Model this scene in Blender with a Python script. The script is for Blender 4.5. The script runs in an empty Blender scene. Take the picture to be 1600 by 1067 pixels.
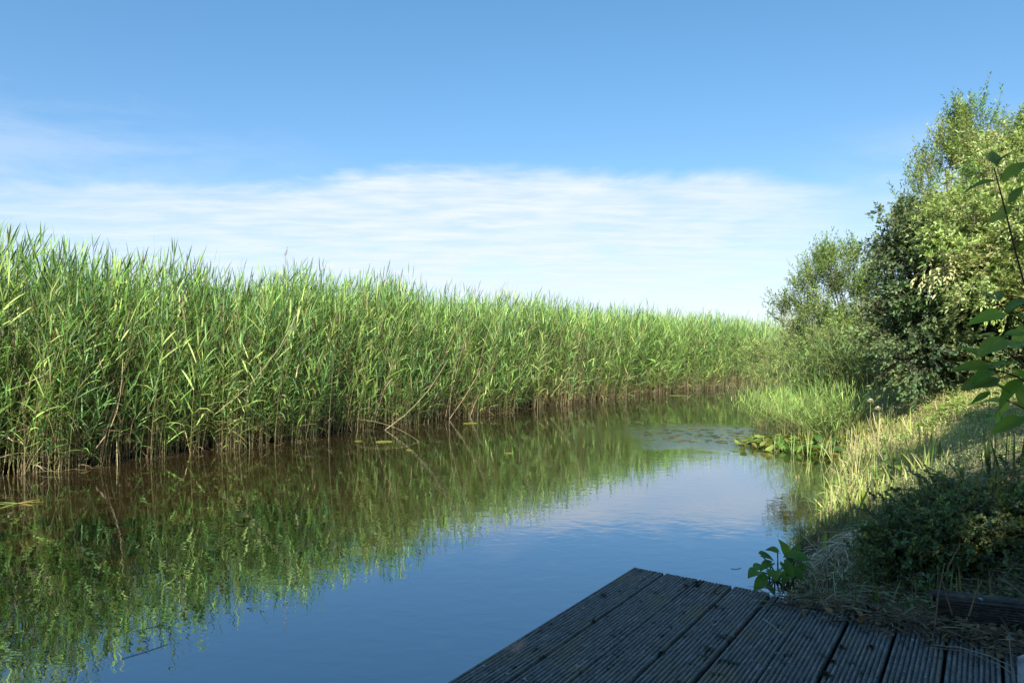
import bpy, math, random
import numpy as np
rng = np.random.default_rng(11)
random.seed(5)
R = math.radians
sc = bpy.context.scene

# ------------------------------------------------------------------ camera, sky, sun, exposure
FPX = 1087.0; HOR = 548.0; EYE = 1.4
cd = bpy.data.cameras.new("camera"); cam = bpy.data.objects.new("camera", cd)
sc.collection.objects.link(cam); sc.camera = cam
cam.location = (0, 0, EYE); cam.rotation_euler = (R(90), 0, 0)
cd.sensor_width = 36; cd.lens = FPX / 1600 * 36; cd.shift_y = (HOR - 533.5) / 1600
cd.clip_start = 0.05; cd.clip_end = 6000
sc.view_settings.view_transform = 'Standard'; sc.view_settings.look = 'None'
sc.view_settings.exposure = 0.96; sc.view_settings.gamma = 1
sc.cycles.diffuse_bounces = 2; sc.cycles.transmission_bounces = 3

SUN_EL, SUN_AZ = 42.0, 190.0          # azimuth clockwise from the view direction: behind and to the right
sv = np.array([math.sin(R(SUN_AZ)) * math.cos(R(SUN_EL)), math.cos(R(SUN_AZ)) * math.cos(R(SUN_EL)), math.sin(R(SUN_EL))])
sd = bpy.data.lights.new("sun", 'SUN'); sun = bpy.data.objects.new("sun", sd); sc.collection.objects.link(sun)
sd.energy = 5.0; sd.angle = R(0.55); sd.color = (1.0, 0.94, 0.82)
from mathutils import Vector, Matrix
sun.rotation_euler = Vector(sv).to_track_quat('Z', 'Y').to_euler(); sun.location = (10, -20, 20)

W = bpy.data.worlds.new("World"); sc.world = W; W.use_nodes = True
nt = W.node_tree; N = nt.nodes; L = nt.links; N.clear()
def wn(t, **k):
    n = N.new(t)
    for a, b in k.items(): setattr(n, a, b)
    return n
def wm(op, a, b=None, c=None, clamp=False):
    n = N.new('ShaderNodeMath'); n.operation = op; n.use_clamp = clamp
    for i, x in enumerate((a, b, c)):
        if x is None: continue
        if isinstance(x, (int, float)): n.inputs[i].default_value = x
        else: L.new(x, n.inputs[i])
    return n.outputs[0]
def wr(v, a, b, c=0.0, d=1.0, smooth=True):
    n = N.new('ShaderNodeMapRange'); n.interpolation_type = 'SMOOTHSTEP' if smooth else 'LINEAR'
    L.new(v, n.inputs[0])
    for i, x in enumerate((a, b, c, d)):
        if isinstance(x, (int, float)): n.inputs[i + 1].default_value = x
        else: L.new(x, n.inputs[i + 1])
    return n.outputs[0]
sky = wn('ShaderNodeTexSky', sky_type='NISHITA', sun_disc=False, sun_elevation=R(SUN_EL), sun_rotation=R(SUN_AZ),
         altitude=0, air_density=1.0, dust_density=0.35, ozone_density=2.2)
tc = wn('ShaderNodeTexCoord'); sep = wn('ShaderNodeSeparateXYZ'); L.new(tc.outputs['Generated'], sep.inputs[0])
X, Y, Z = sep.outputs
az = wm('ARCTAN2', X, Y)
elv = wm('ARCSINE', Z)
# cloud field lies on a high sheet, so that it compresses toward the horizon
zz = wm('ADD', wm('MAXIMUM', Z, 0.0), 0.045)
cx = wm('DIVIDE', X, zz); cy = wm('DIVIDE', Y, zz)
cmb = wn('ShaderNodeCombineXYZ'); L.new(cx, cmb.inputs[0]); L.new(cy, cmb.inputs[1])
def noise(scale, detail, rough, dist=0.0, vec=None, sx=1, sy=1, sz=1):
    mp = wn('ShaderNodeMapping'); mp.inputs['Scale'].default_value = (sx, sy, sz); L.new(vec, mp.inputs[0])
    n = wn('ShaderNodeTexNoise'); n.inputs['Scale'].default_value = scale; n.inputs['Detail'].default_value = detail
    n.inputs['Roughness'].default_value = rough; n.inputs['Distortion'].default_value = dist
    L.new(mp.outputs[0], n.inputs['Vector']); return n.outputs[0]
nA = noise(0.9, 7, 0.55, 0.6, cmb.outputs[0], 1, 1.0)
nB = noise(2.6, 6, 0.6, 0.3, cmb.outputs[0], 0.7, 1.5)
nC = noise(7.0, 5, 0.6, 0.5, cmb.outputs[0], 0.5, 1.6)
nS = noise(3.0, 8, 0.62, 0.3, tc.outputs['Generated'], 1.0, 1.0, 3.5)      # feathered upper edge
# elevation of the cloud bank's top, by azimuth
t1 = wr(az, -0.62, 0.06, 0.205, 0.262); t2 = wr(az, 0.15, 0.5, 0.0, -0.05)
top = wm('ADD', t1, t2)
top = wm('ADD', top, wm('MULTIPLY', wm('SUBTRACT', nS, 0.5), 0.11))
edge = wr(wm('SUBTRACT', top, elv), -0.008, 0.026)
dens = wm('MULTIPLY', wr(nB, 0.3, 0.62, 0.7, 1.0), wr(nC, 0.3, 0.65, 0.82, 1.0))
dens = wm('MULTIPLY', dens, wr(nA, 0.25, 0.55, 0.72, 1.0))
azf = wm('MULTIPLY', wr(az, -0.9, -0.15, 0.55, 1.0), wr(az, 0.18, 0.56, 1.0, 0.42))
low = wr(elv, 0.0, 0.10, 0.85, 1.0)
mask = wm('MULTIPLY', wm('MULTIPLY', edge, dens), wm('MULTIPLY', azf, low))
# thin veil above the bank on the left, and a few faint wisps
veil = wm('MULTIPLY', wr(elv, 0.36, 0.22), wr(az, -0.15, -0.6, 0.0, 0.32))
veil = wm('MULTIPLY', veil, wr(nS, 0.38, 0.62))
veilR = wm('MULTIPLY', wm('MULTIPLY', wr(elv, 0.30, 0.2), wr(az, 0.35, 0.55, 0.0, 0.45)), wr(nS, 0.4, 0.62))
mask = wm('MAXIMUM', mask, wm('MAXIMUM', veil, veilR))
behind = wr(Y, -0.1, 0.3, 0.35, 1.0)
mask = wm('MULTIPLY', mask, behind, clamp=True)
hs = wn('ShaderNodeHueSaturation'); hs.inputs['Saturation'].default_value = 1.12; hs.inputs['Value'].default_value = 1.0; hs.inputs['Hue'].default_value=0.505
L.new(sky.outputs[0], hs.inputs['Color'])
skymul = wn('ShaderNodeVectorMath', operation='MULTIPLY'); L.new(hs.outputs[0], skymul.inputs[0])
lc = wn('ShaderNodeMix', data_type='RGBA'); L.new(wr(elv, 0.02, 0.45, 0.0, 1.0, False), lc.inputs[0])
lc.inputs[6].default_value = (0.80, 0.80, 0.86, 1); lc.inputs[7].default_value = (0.88, 1.16, 1.08, 1); L.new(lc.outputs[2], skymul.inputs[1])
ccol = wn('ShaderNodeMix', data_type='RGBA'); L.new(nB, ccol.inputs[0])
ccol.inputs[6].default_value = (3.9, 4.5, 5.5, 1); ccol.inputs[7].default_value = (5.3, 5.65, 6.25, 1)
mx = wn('ShaderNodeMix', data_type='RGBA'); L.new(mask, mx.inputs[0]); L.new(skymul.outputs[0], mx.inputs[6]); L.new(ccol.outputs[2], mx.inputs[7])
bg = wn('ShaderNodeBackground'); bg.inputs[1].default_value = 0.096
out = wn('ShaderNodeOutputWorld'); L.new(mx.outputs[2], bg.inputs[0]); L.new(bg.outputs[0], out.inputs[0])

# ------------------------------------------------------------------ coordinates
CS, SN = 0.562, 0.827                 # channel direction (x, y) = (CS, SN); its right-hand normal (SN, -CS)
def ST(s, t): return (s * CS + t * SN, s * SN - t * CS)
def TS(x, y): return (x * CS + y * SN, x * SN - y * CS)
def G(px, py, z=0.0):
    y = (EYE - z) * FPX / (py - HOR); return ((px - 800) / FPX * y, y, z)
def P(px, py, y): return ((px - 800) / FPX * y, y, EYE - (py - HOR) / FPX * y)
LS = [-60, -6, 3.2, 6.3, 11, 20.2, 30.3, 35.3, 42, 60, 200]
LT = [-9.0, -9.0, -9.04, -8.84, -9.05, -8.9, -7.5, -5.9, -2.2, 11, 120]
RS = [-60, 2.6, 3.2, 5.3, 6.9, 8.0, 9.7, 10.6, 11.6, 13, 16, 22, 30, 36, 45, 60, 200]
RT = [-.9, -0.9, -0.85, -1.12, -1.12, -1.25, -1.45, -1.7, -2.15, -2.6, -3.4, -5.0, -4.2, -1.4, 4.5, 16, 125]
def tL(s): return np.interp(s, LS, LT) + 0.10 * np.sin(s * 2.1) + 0.07 * np.sin(s * 5.3 + 1)
def tR(s): return np.interp(s, RS, RT) + 0.05 * np.sin(s * 3.1 + 2)
def smooth(a, b, x):
    u = np.clip((x - a) / (b - a), 0, 1); return u * u * (3 - 2 * u)
def bump(x, y):
    return (np.sin(x * 3.1 + 1.3 * np.sin(y * 2.3)) * np.cos(y * 2.7 + np.sin(x * 1.9)) * 0.5 + np.sin(x * 7.3 + y * 5.1) * 0.25 + np.sin(x * 13.1 - y * 11.7 + 2) * 0.12)
def H(x, y):
    x = np.asarray(x, float); y = np.asarray(y, float)
    s, t = TS(x, y)
    dr = t - tR(s); dl = tL(s) - t
    prof = np.interp(dr, [-1.2, -0.3, 0, 0.12, 0.35, 1.25, 2.1, 4, 9, 40], [-0.7, -0.25, -0.01, 0.10, 0.2, 0.74, 1.0, 1.2, 1.35, 1.4])
    near = smooth(2.9, 5.2, s)
    flat = np.interp(dr, [-1.2, -0.3, 0, 0.12, 0.4, 1.6, 2.4, 6], [-0.7, -0.3, -0.02, 0.10, 0.26, 0.50, 0.8, 1.2])
    under = smooth(2.75, 3.05, s)
    deckz = np.interp(dr, [-1.2, -0.3, 1.0, 1.6, 2.2], [-0.7, -0.3, 0.1, 0.30, 0.5])
    r = prof * near + flat * (1 - near)
    r = np.where(dr > -1.2, r * under + deckz * (1 - under), r)
    z = np.where(dr > -1.2, r, -0.7)
    left = np.interp(dl, [-1.0, -0.2, 0, 0.3, 0.45, 0.8, 3], [-0.7, -0.3, -0.12, -0.02, 0.04, 0.07, 0.12])
    z = np.where(dl > -1.0, np.maximum(left, z), z)
    amp = np.clip(np.maximum(dr, dl - 1.2) * 0.6, 0, 1) * 0.05
    return z + amp * bump(x, y)

# ------------------------------------------------------------------ materials
def new_mat(name):
    m = bpy.data.materials.new(name); m.use_nodes = True; m.node_tree.nodes.clear(); return m, m.node_tree
def nn(t, typ, ins=None, **k):
    n = t.nodes.new(typ)
    for a, b in k.items(): setattr(n, a, b)
    for a, b in (ins or {}).items():
        if isinstance(b, bpy.types.NodeSocket): t.links.new(b, n.inputs[a])
        else: n.inputs[a].default_value = b
    return n
def ramp(t, fac, stops):
    n = t.nodes.new('ShaderNodeValToRGB'); t.links.new(fac, n.inputs[0])
    e = n.color_ramp.elements
    while len(e) < len(stops): e.new(0.5)
    for q, (p, c) in zip(e, stops): q.position = p; q.color = (*c, 1)
    return n.outputs[0]
def foliage(name, rough=0.5, trans=0.33, spec=0.35, vein=False):
    m, t = new_mat(name)
    a = nn(t, 'ShaderNodeAttribute', attribute_name='col')
    geo = nn(t, 'ShaderNodeNewGeometry')
    nz = nn(t, 'ShaderNodeTexNoise', {'Scale': 9.0, 'Detail': 3.0, 'Vector': geo.outputs['Position']})
    mul = nn(t, 'ShaderNodeMapRange', {0: nz.outputs[0], 1: 0.3, 2: 0.7, 3: 0.8, 4: 1.2})
    col = nn(t, 'ShaderNodeVectorMath', {0: a.outputs['Color'], 1: mul.outputs[0]}, operation='MULTIPLY')
    kw = {}
    if vein:
        uv = nn(t, 'ShaderNodeAttribute', attribute_name='luv')
        wv = nn(t, 'ShaderNodeTexWave', {'Scale': 3.2, 'Distortion': 0.6, 'Vector': uv.outputs['Vector']}, bands_direction='DIAGONAL')
        bp = nn(t, 'ShaderNodeBump', {'Strength': 0.5, 'Distance': 0.002, 'Height': wv.outputs[0]})
        kw['Normal'] = bp.outputs[0]
    pr = nn(t, 'ShaderNodeBsdfPrincipled', {'Base Color': col.outputs[0], 'Roughness': rough, 'Specular IOR Level': spec, **kw})
    tcol = nn(t, 'ShaderNodeVectorMath', {0: col.outputs[0], 1: (1.25, 1.2, 0.55)}, operation='MULTIPLY')
    tr = nn(t, 'ShaderNodeBsdfTranslucent', {'Color': tcol.outputs[0]})
    mxs = nn(t, 'ShaderNodeMixShader', {0: trans, 1: pr.outputs[0], 2: tr.outputs[0]})
    o = nn(t, 'ShaderNodeOutputMaterial', {0: mxs.outputs[0]}); return m
M_REED = foliage('reed_leaf', 0.5, 0.25, 0.25)
M_LEAF = foliage('bush_leaf', 0.55, 0.32, 0.2)
M_GLOSS = foliage('glossy_leaf', 0.5, 0.18, 0.28)
M_BROAD = foliage('broad_leaf', 0.5, 0.45, 0.25, vein=True)
M_DRY = foliage('dry_straw', 0.7, 0.15, 0.2)
def bark(name, c1, c2, sc_=14):
    m, t = new_mat(name); tcn = nn(t, 'ShaderNodeTexCoord')
    nz = nn(t, 'ShaderNodeTexNoise', {'Scale': sc_, 'Detail': 5.0, 'Vector': tcn.outputs['Object']})
    c = ramp(t, nz.outputs[0], [(0.3, c1), (0.7, c2)])
    bp = nn(t, 'ShaderNodeBump', {'Strength': 0.6, 'Distance': 0.01, 'Height': nz.outputs[0]})
    pr = nn(t, 'ShaderNodeBsdfPrincipled', {'Base Color': c, 'Roughness': 0.85, 'Normal': bp.outputs[0]})
    nn(t, 'ShaderNodeOutputMaterial', {0: pr.outputs[0]}); return m
M_BARK = bark('bark', (0.10, 0.075, 0.05), (0.24, 0.20, 0.15))
M_TWIG = bark('red_twig', (0.10, 0.035, 0.03), (0.18, 0.09, 0.06), 40)

# water: murky brown body under a mirror-like surface with small wind ripples
def water_mat():
    m, t = new_mat('water')
    geo = nn(t, 'ShaderNodeNewGeometry'); pos = geo.outputs['Position']
    mp = nn(t, 'ShaderNodeMapping', {'Vector': pos, 'Rotation': (0, 0, R(20)), 'Scale': (1.0, 1.35, 1)})
    n1 = nn(t, 'ShaderNodeTexNoise', {'Scale': 6.0, 'Detail': 2.0, 'Roughness': 0.5, 'Distortion': 0.4, 'Vector': mp.outputs[0]})
    n2 = nn(t, 'ShaderNodeTexNoise', {'Scale': 24.0, 'Detail': 2.0, 'Roughness': 0.5, 'Vector': mp.outputs[0]})
    # patch of ruffled water beside the lily pads
    cxy = G(1085, 680); 
    off = nn(t, 'ShaderNodeVectorMath', {0: pos, 1: (cxy[0], cxy[1], 0)}, operation='SUBTRACT')
    mp2 = nn(t, 'ShaderNodeMapping', {'Vector': off.outputs[0], 'Scale': (0.55, 0.42, 1)})
    ln = nn(t, 'ShaderNodeVectorMath', {0: mp2.outputs[0]}, operation='LENGTH')
    pn = nn(t, 'ShaderNodeTexNoise', {'Scale': 1.3, 'Detail': 3.0, 'Vector': pos})
    la = nn(t, 'ShaderNodeMath', {0: ln.outputs['Value'], 1: pn.outputs[0]}, operation='ADD')
    patch = nn(t, 'ShaderNodeMapRange', {0: la.outputs[0], 1: 1.45, 2: 1.05, 3: 0.0, 4: 1.0})
    rn = nn(t, 'ShaderNodeTexNoise', {'Scale': 18.0, 'Detail': 2.0, 'Vector': nn(t, 'ShaderNodeMapping', {'Vector': pos, 'Scale': (1, 2.5, 1)}).outputs[0]})
    h = nn(t, 'ShaderNodeMath', {0: n2.outputs[0], 1: 0.05, 2: n1.outputs[0]}, operation='MULTIPLY_ADD')
    pr_ = nn(t, 'ShaderNodeMath', {0: patch.outputs[0], 1: 3.2}, operation='MULTIPLY')
    h2 = nn(t, 'ShaderNodeMath', {0: rn.outputs[0], 1: pr_.outputs[0], 2: h.outputs[0]}, operation='MULTIPLY_ADD')
    bp = nn(t, 'ShaderNodeBump', {'Strength': 1.0, 'Distance': 0.00105, 'Height': h2.outputs[0]})
    fr = nn(t, 'ShaderNodeFresnel', {'IOR': 1.62, 'Normal': bp.outputs[0]})
    fm = nn(t, 'ShaderNodeMapRange', {0: fr.outputs[0], 1: 0.0, 2: 1.0, 3: 0.27, 4: 1.0})
    mn = nn(t, 'ShaderNodeTexNoise', {'Scale': 0.8, 'Detail': 4.0, 'Vector': pos})
    body = ramp(t, mn.outputs[0], [(0.3, (0.017, 0.010, 0.004)), (0.7, (0.032, 0.019, 0.007))])
    df = nn(t, 'ShaderNodeBsdfDiffuse', {'Color': body})
    gl = nn(t, 'ShaderNodeBsdfGlossy', {'Roughness': 0.004, 'Color': (0.86, 0.95, 1.0, 1), 'Normal': bp.outputs[0]})
    mxs = nn(t, 'ShaderNodeMixShader', {0: fm.outputs[0], 1: df.outputs[0], 2: gl.outputs[0]})
    nn(t, 'ShaderNodeOutputMaterial', {0: mxs.outputs[0]}); return m
M_WATER = water_mat()
def ground_mat():
    m, t = new_mat('earth')
    pos = nn(t, 'ShaderNodeNewGeometry').outputs['Position']
    n1 = nn(t, 'ShaderNodeTexNoise', {'Scale': 1.7, 'Detail': 8.0, 'Roughness': 0.6, 'Vector': pos})
    n2 = nn(t, 'ShaderNodeTexNoise', {'Scale': 30.0, 'Detail': 6.0, 'Roughness': 0.7, 'Vector': pos})
    z = nn(t, 'ShaderNodeSeparateXYZ', {0: pos})
    a = ramp(t, n1.outputs[0], [(0.3, (0.17, 0.13, 0.07)), (0.55, (0.28, 0.24, 0.12)), (0.75, (0.15, 0.18, 0.06))])
    dry = nn(t, 'ShaderNodeMapRange', {0: z.outputs[2], 1: 0.08, 2: 0.35})
    b = nn(t, 'ShaderNodeMix', {0: dry.outputs[0], 6: (0.012, 0.009, 0.006, 1), 7: a}, data_type='RGBA')
    c = nn(t, 'ShaderNodeMix', {0: 0.6, 6: b.outputs[2], 7: ramp(t, n2.outputs[0], [(0.3, (0.4, 0.36, 0.3)), (0.7, (1.5, 1.4, 1.2))])}, data_type='RGBA', blend_type='MULTIPLY')
    bp = nn(t, 'ShaderNodeBump', {'Strength': 1.0, 'Distance': 0.03, 'Height': n2.outputs[0]})
    pr = nn(t, 'ShaderNodeBsdfPrincipled', {'Base Color': c.outputs[2], 'Roughness': 0.95, 'Normal': bp.outputs[0]})
    nn(t, 'ShaderNodeOutputMaterial', {0: pr.outputs[0]}); return m
M_EARTH = ground_mat()
def deck_mat(name='weathered_deck', dark=1.0):
    m, t = new_mat(name)
    tcn = nn(t, 'ShaderNodeTexCoord'); ob = tcn.outputs['Object']
    rnd = nn(t, 'ShaderNodeObjectInfo').outputs['Random']
    sh = nn(t, 'ShaderNodeCombineXYZ', {0: nn(t, 'ShaderNodeMath', {0: rnd, 1: 37.0}, operation='MULTIPLY').outputs[0], 1: 0.0, 2: 0.0})
    pv = nn(t, 'ShaderNodeVectorMath', {0: ob, 1: sh.outputs[0]}, operation='ADD').outputs[0]
    gr = nn(t, 'ShaderNodeTexNoise', {'Scale': 9.0, 'Detail': 7.0, 'Roughness': 0.7, 'Vector': nn(t, 'ShaderNodeMapping', {'Vector': pv, 'Scale': (1.2, 12, 6)}).outputs[0]})
    base = ramp(t, gr.outputs[0], [(0.28, (0.085 * dark, 0.08 * dark, 0.07 * dark)), (0.5, (0.175 * dark, 0.168 * dark, 0.15 * dark)), (0.72, (0.36 * dark, 0.345 * dark, 0.31 * dark))])
    ft = nn(t, 'ShaderNodeTexNoise', {'Scale': 60.0, 'Detail': 4.0, 'Roughness': 0.8, 'Vector': pv})
    c0 = nn(t, 'ShaderNodeMix', {0: 0.75, 6: base, 7: ramp(t, ft.outputs[0], [(0.35, (0.45, 0.45, 0.47)), (0.65, (1.5, 1.5, 1.5))])}, data_type='RGBA', blend_type='MULTIPLY')
    st = nn(t, 'ShaderNodeTexNoise', {'Scale': 3.2, 'Detail': 5.0, 'Roughness': 0.6, 'Vector': pv})
    stm = nn(t, 'ShaderNodeMapRange', {0: st.outputs[0], 1: 0.52, 2: 0.68, 3: 0.0, 4: 0.75})
    c1 = nn(t, 'ShaderNodeMix', {0: stm.outputs[0], 6: c0.outputs[2], 7: (0.27, 0.20, 0.10, 1)}, data_type='RGBA')
    ms = nn(t, 'ShaderNodeTexNoise', {'Scale': 14.0, 'Detail': 6.0, 'Roughness': 0.7, 'Vector': nn(t, 'ShaderNodeVectorMath', {0: pv, 1: (5, 3, 1)}, operation='ADD').outputs[0]})
    msm = nn(t, 'ShaderNodeMapRange', {0: ms.outputs[0], 1: 0.58, 2: 0.64})
    c2 = nn(t, 'ShaderNodeMix', {0: msm.outputs[0], 6: c1.outputs[2], 7: (0.022, 0.026, 0.012, 1)}, data_type='RGBA')
    vo = nn(t, 'ShaderNodeTexVoronoi', {'Scale': 24.0, 'Vector': nn(t, 'ShaderNodeVectorMath', {0: pv, 1: nn(t, 'ShaderNodeVectorMath', {0: ft.outputs[1], 1: (.03, .03, .03)}, operation='MULTIPLY').outputs[0]}, operation='ADD').outputs[0]})
    spk = nn(t, 'ShaderNodeMapRange', {0: vo.outputs['Distance'], 1: 0.17, 2: 0.12})
    sel = nn(t, 'ShaderNodeMath', {0: nn(t, 'ShaderNodeSeparateXYZ', {0: vo.outputs['Color']}).outputs[0], 1: 0.86}, operation='GREATER_THAN')
    spm = nn(t, 'ShaderNodeMath', {0: spk.outputs[0], 1: sel.outputs[0]}, operation='MULTIPLY')
    c3 = nn(t, 'ShaderNodeMix', {0: spm.outputs[0], 6: c2.outputs[2], 7: (0.55, 0.55, 0.53, 1)}, data_type='RGBA')
    bp = nn(t, 'ShaderNodeBump', {'Strength': 0.8, 'Distance': 0.002, 'Height': ft.outputs[0]})
    pr = nn(t, 'ShaderNodeBsdfPrincipled', {'Base Color': c3.outputs[2], 'Roughness': 0.75, 'Specular IOR Level': 0.25, 'Normal': bp.outputs[0]})
    nn(t, 'ShaderNodeOutputMaterial', {0: pr.outputs[0]}); return m
M_DECK = deck_mat(); M_BOARD = deck_mat('old_board', 0.4)
def paint_mat():
    m, t = new_mat('grey_metal')
    ob = nn(t, 'ShaderNodeTexCoord').outputs['Object']
    n1 = nn(t, 'ShaderNodeTexNoise', {'Scale': 40.0, 'Detail': 6.0, 'Vector': ob})
    c = ramp(t, n1.outputs[0], [(0.35, (0.22, 0.23, 0.24)), (0.65, (0.42, 0.43, 0.44))])
    pr = nn(t, 'ShaderNodeBsdfPrincipled', {'Base Color': c, 'Roughness': 0.6})
    nn(t, 'ShaderNodeOutputMaterial', {0: pr.outputs[0]}); return m
M_POST = paint_mat()

# ------------------------------------------------------------------ mesh collecting
class Acc:
    def __init__(s): s.V = []; s.T = []; s.C = []; s.n = 0; s.U = []
    def add(s, V, T, C, U=None):
        V = np.asarray(V, float).reshape(-1, 3); T = np.asarray(T, int).reshape(-1, 3)
        C = np.asarray(C, float)
        if C.ndim == 1: C = np.tile(C, (len(V), 1))
        s.V.append(V); s.T.append(T + s.n); s.C.append(C.reshape(-1, 3)); s.n += len(V)
        s.U.append(np.zeros((len(V), 3)) if U is None else U)
    def build(s, name, mat, parent=None, origin=None, shade=True):
        V = np.concatenate(s.V); T = np.concatenate(s.T); C = np.concatenate(s.C)
        o0 = np.zeros(3) if origin is None else np.asarray(origin, float)
        if parent is not None: o0 = np.array(parent_world(parent))
        me = bpy.data.meshes.new(name)
        me.vertices.add(len(V)); me.vertices.foreach_set('co', (V - o0).astype(np.float32).ravel())
        me.loops.add(len(T) * 3); me.loops.foreach_set('vertex_index', T.astype(np.int32).ravel())
        me.polygons.add(len(T)); me.polygons.foreach_set('loop_start', np.arange(0, len(T) * 3, 3, dtype=np.int32))
        me.polygons.foreach_set('loop_total', np.full(len(T), 3, dtype=np.int32))
        me.update(calc_edges=True)
        if shade: me.polygons.foreach_set('use_smooth', np.ones(len(T), dtype=bool))
        ca = me.attributes.new('col', 'FLOAT_COLOR', 'POINT')
        ca.data.foreach_set('color', np.c_[C, np.ones(len(C))].astype(np.float32).ravel())
        U = np.concatenate(s.U)
        if np.any(U):
            ua = me.attributes.new('luv', 'FLOAT_VECTOR', 'POINT'); ua.data.foreach_set('vector', U.astype(np.float32).ravel())
        me.materials.append(mat)
        ob = bpy.data.objects.new(name, me); sc.collection.objects.link(ob)
        if parent is not None: ob.parent = parent
        else: ob.location = tuple(o0)
        return ob
def parent_world(p):
    v = Vector((0, 0, 0))
    while p is not None: v = v + p.location; p = p.parent
    return v
def tag(o, label=None, cat=None, group=None, kind=None):
    for k, v in (('label', label), ('category', cat), ('group', group), ('kind', kind)):
        if v: o[k] = v
    return o
def empty(name, loc, label, cat, group=None):
    o = bpy.data.objects.new(name, None); sc.collection.objects.link(o); o.location = tuple(float(q) for q in loc); o.empty_display_size = 0.2
    return tag(o, label, cat, group)
def nrm(a): return a / np.maximum(np.linalg.norm(a, axis=-1, keepdims=True), 1e-9)
def arr(x, n): return np.broadcast_to(np.asarray(x, float), (n,)).copy()
UP = np.array([0, 0, 1.0])

def ribbons(acc, P0, D0, Ln, Wd, droop=0.3, col=(0.1, 0.2, 0.05), segs=3, prof='blade', twist=None, fold=0.0, side=None):
    """thin leaves as bent tapering strips; all arguments per leaf"""
    n = len(P0); P0 = np.asarray(P0, float); D0 = nrm(np.asarray(D0, float)); Ln = arr(Ln, n); Wd = arr(Wd, n); droop = arr(droop, n)
    u = np.linspace(0, 1, segs + 1)
    if prof == 'blade': w = np.interp(u, [0, .12, .4, .75, 1], [.45, .85, 1, .6, 0.0])
    elif prof == 'oval': w = np.sin(np.pi * u ** 0.85)
    else: w = np.ones(segs + 1); w[-1] = 0.35
    if prof != 'strip': w[-1] = 0
    if prof == 'oval': w[0] = 0
    S = nrm(np.cross(D0, UP) + 1e-4) if side is None else nrm(side)
    if twist is not None:
        Nn = nrm(np.cross(S, D0)); tw = arr(twist, n)[:, None]; S = S * np.cos(tw) + Nn * np.sin(tw)
    ctr = P0[:, None] + Ln[:, None, None] * (D0[:, None] * u[None, :, None] - UP * (droop[:, None, None] * (u ** 2)[None, :, None]))
    h = (Wd[:, None] * w[None] * 0.5)[..., None] * S[:, None]
    V = np.stack([ctr - h, ctr + h], 2).reshape(n, -1, 3)       # n,(segs+1)*2,3
    t = []
    for i in range(segs):
        a, b, c, d = 2 * i, 2 * i + 1, 2 * i + 3, 2 * i + 2
        if i == 0 and w[0] == 0: t += [(a, c, d)]
        elif i == segs - 1 and w[-1] == 0: t += [(a, b, c)]
        else: t += [(a, b, c), (a, c, d)]
    t = np.array(t); k = 2 * (segs + 1)
    T = (t[None] + (np.arange(n) * k)[:, None, None]).reshape(-1, 3)
    C = np.asarray(col, float)
    if C.ndim == 1: C = np.tile(C, (n, 1))
    acc.add(V.reshape(-1, 3), T, np.repeat(C, k, 0))
def tubes(acc, pts, rad, col, sides=3):
    """pts n,k,3; rad n,k; col n,3 or n,k,3"""
    pts = np.asarray(pts, float); n, k, _ = pts.shape; rad = np.broadcast_to(rad, (n, k))
    d = nrm(np.gradient(pts, axis=1)); ref = np.where(np.abs(d[..., 2:3]) > 0.9, np.array([1.0, 0, 0]), UP)
    a = nrm(np.cross(d, ref)); b = np.cross(d, a)
    th = np.arange(sides) / sides * 2 * np.pi
    V = pts[:, :, None] + rad[:, :, None, None] * (a[:, :, None] * np.cos(th)[None, None, :, None] + b[:, :, None] * np.sin(th)[None, None, :, None])
    t = []
    for i in range(k - 1):
        for j in range(sides):
            p, q = i * sides + j, i * sides + (j + 1) % sides
            t += [(p, q, q + sides), (p, q + sides, p + sides)]
    for j in range(1, sides - 1): t += [((k - 1) * sides, (k - 1) * sides + j, (k - 1) * sides + j + 1)]
    t = np.array(t); T = (t[None] + (np.arange(n) * k * sides)[:, None, None]).reshape(-1, 3)
    C = np.asarray(col, float)
    if C.ndim == 1: C = np.tile(C, (n, 1))
    if C.ndim == 2: C = np.repeat(C[:, None], k, 1)
    acc.add(V.reshape(-1, 3), T, np.repeat(C.reshape(-1, 3), sides, 0))
def mixcol(n, cols, jitter=0.18, w=None):
    cols = np.asarray(cols, float); i = rng.choice(len(cols), n, p=w)
    c = cols[i] * (1 + rng.normal(0, jitter, (n, 1))) * (1 + rng.normal(0, 0.05, (n, 3)))
    return np.clip(c, 0.008, 0.8)
def rdir(n): return nrm(rng.normal(size=(n, 3)))

# ------------------------------------------------------------------ ground and water
def axis(lo, hi, step, far):
    a = np.arange(lo, hi + 1e-6, step); g = [step]; ext = []
    d = 0
    while d < far: g.append(g[-1] * 1.35); d += g[-1]; ext.append(d)
    ext = np.array(ext); return np.concatenate([lo - ext[::-1], a, hi + ext])
ga = axis(-6, 34, 0.16, 3000); gb = axis(-11, 9, 0.16, 3000)
Sg, Tg = np.meshgrid(ga, gb, indexing='ij'); xg, yg = ST(Sg, Tg)
Vg = np.stack([xg, yg, H(xg, yg)], -1).reshape(-1, 3)
ni, nj = Sg.shape; I = np.arange(ni * nj).reshape(ni, nj)
q = np.stack([I[:-1, :-1], I[1:, :-1], I[1:, 1:], I[:-1, 1:]], -1).reshape(-1, 4)
acc = Acc(); acc.add(Vg, np.concatenate([q[:, [0, 2, 1]], q[:, [0, 3, 2]]]), (0.1, 0.1, 0.1))
tag(acc.build('ground', M_EARTH), 'brown earth of the banks and the channel bed', None, None, 'structure')
acc = Acc(); B = 3000.0
acc.add([(-B, -B, 0), (B, -B, 0), (B, B, 0), (-B, B, 0)], [(0, 1, 2), (0, 2, 3)], (0.1, 0.1, 0.1))
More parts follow.
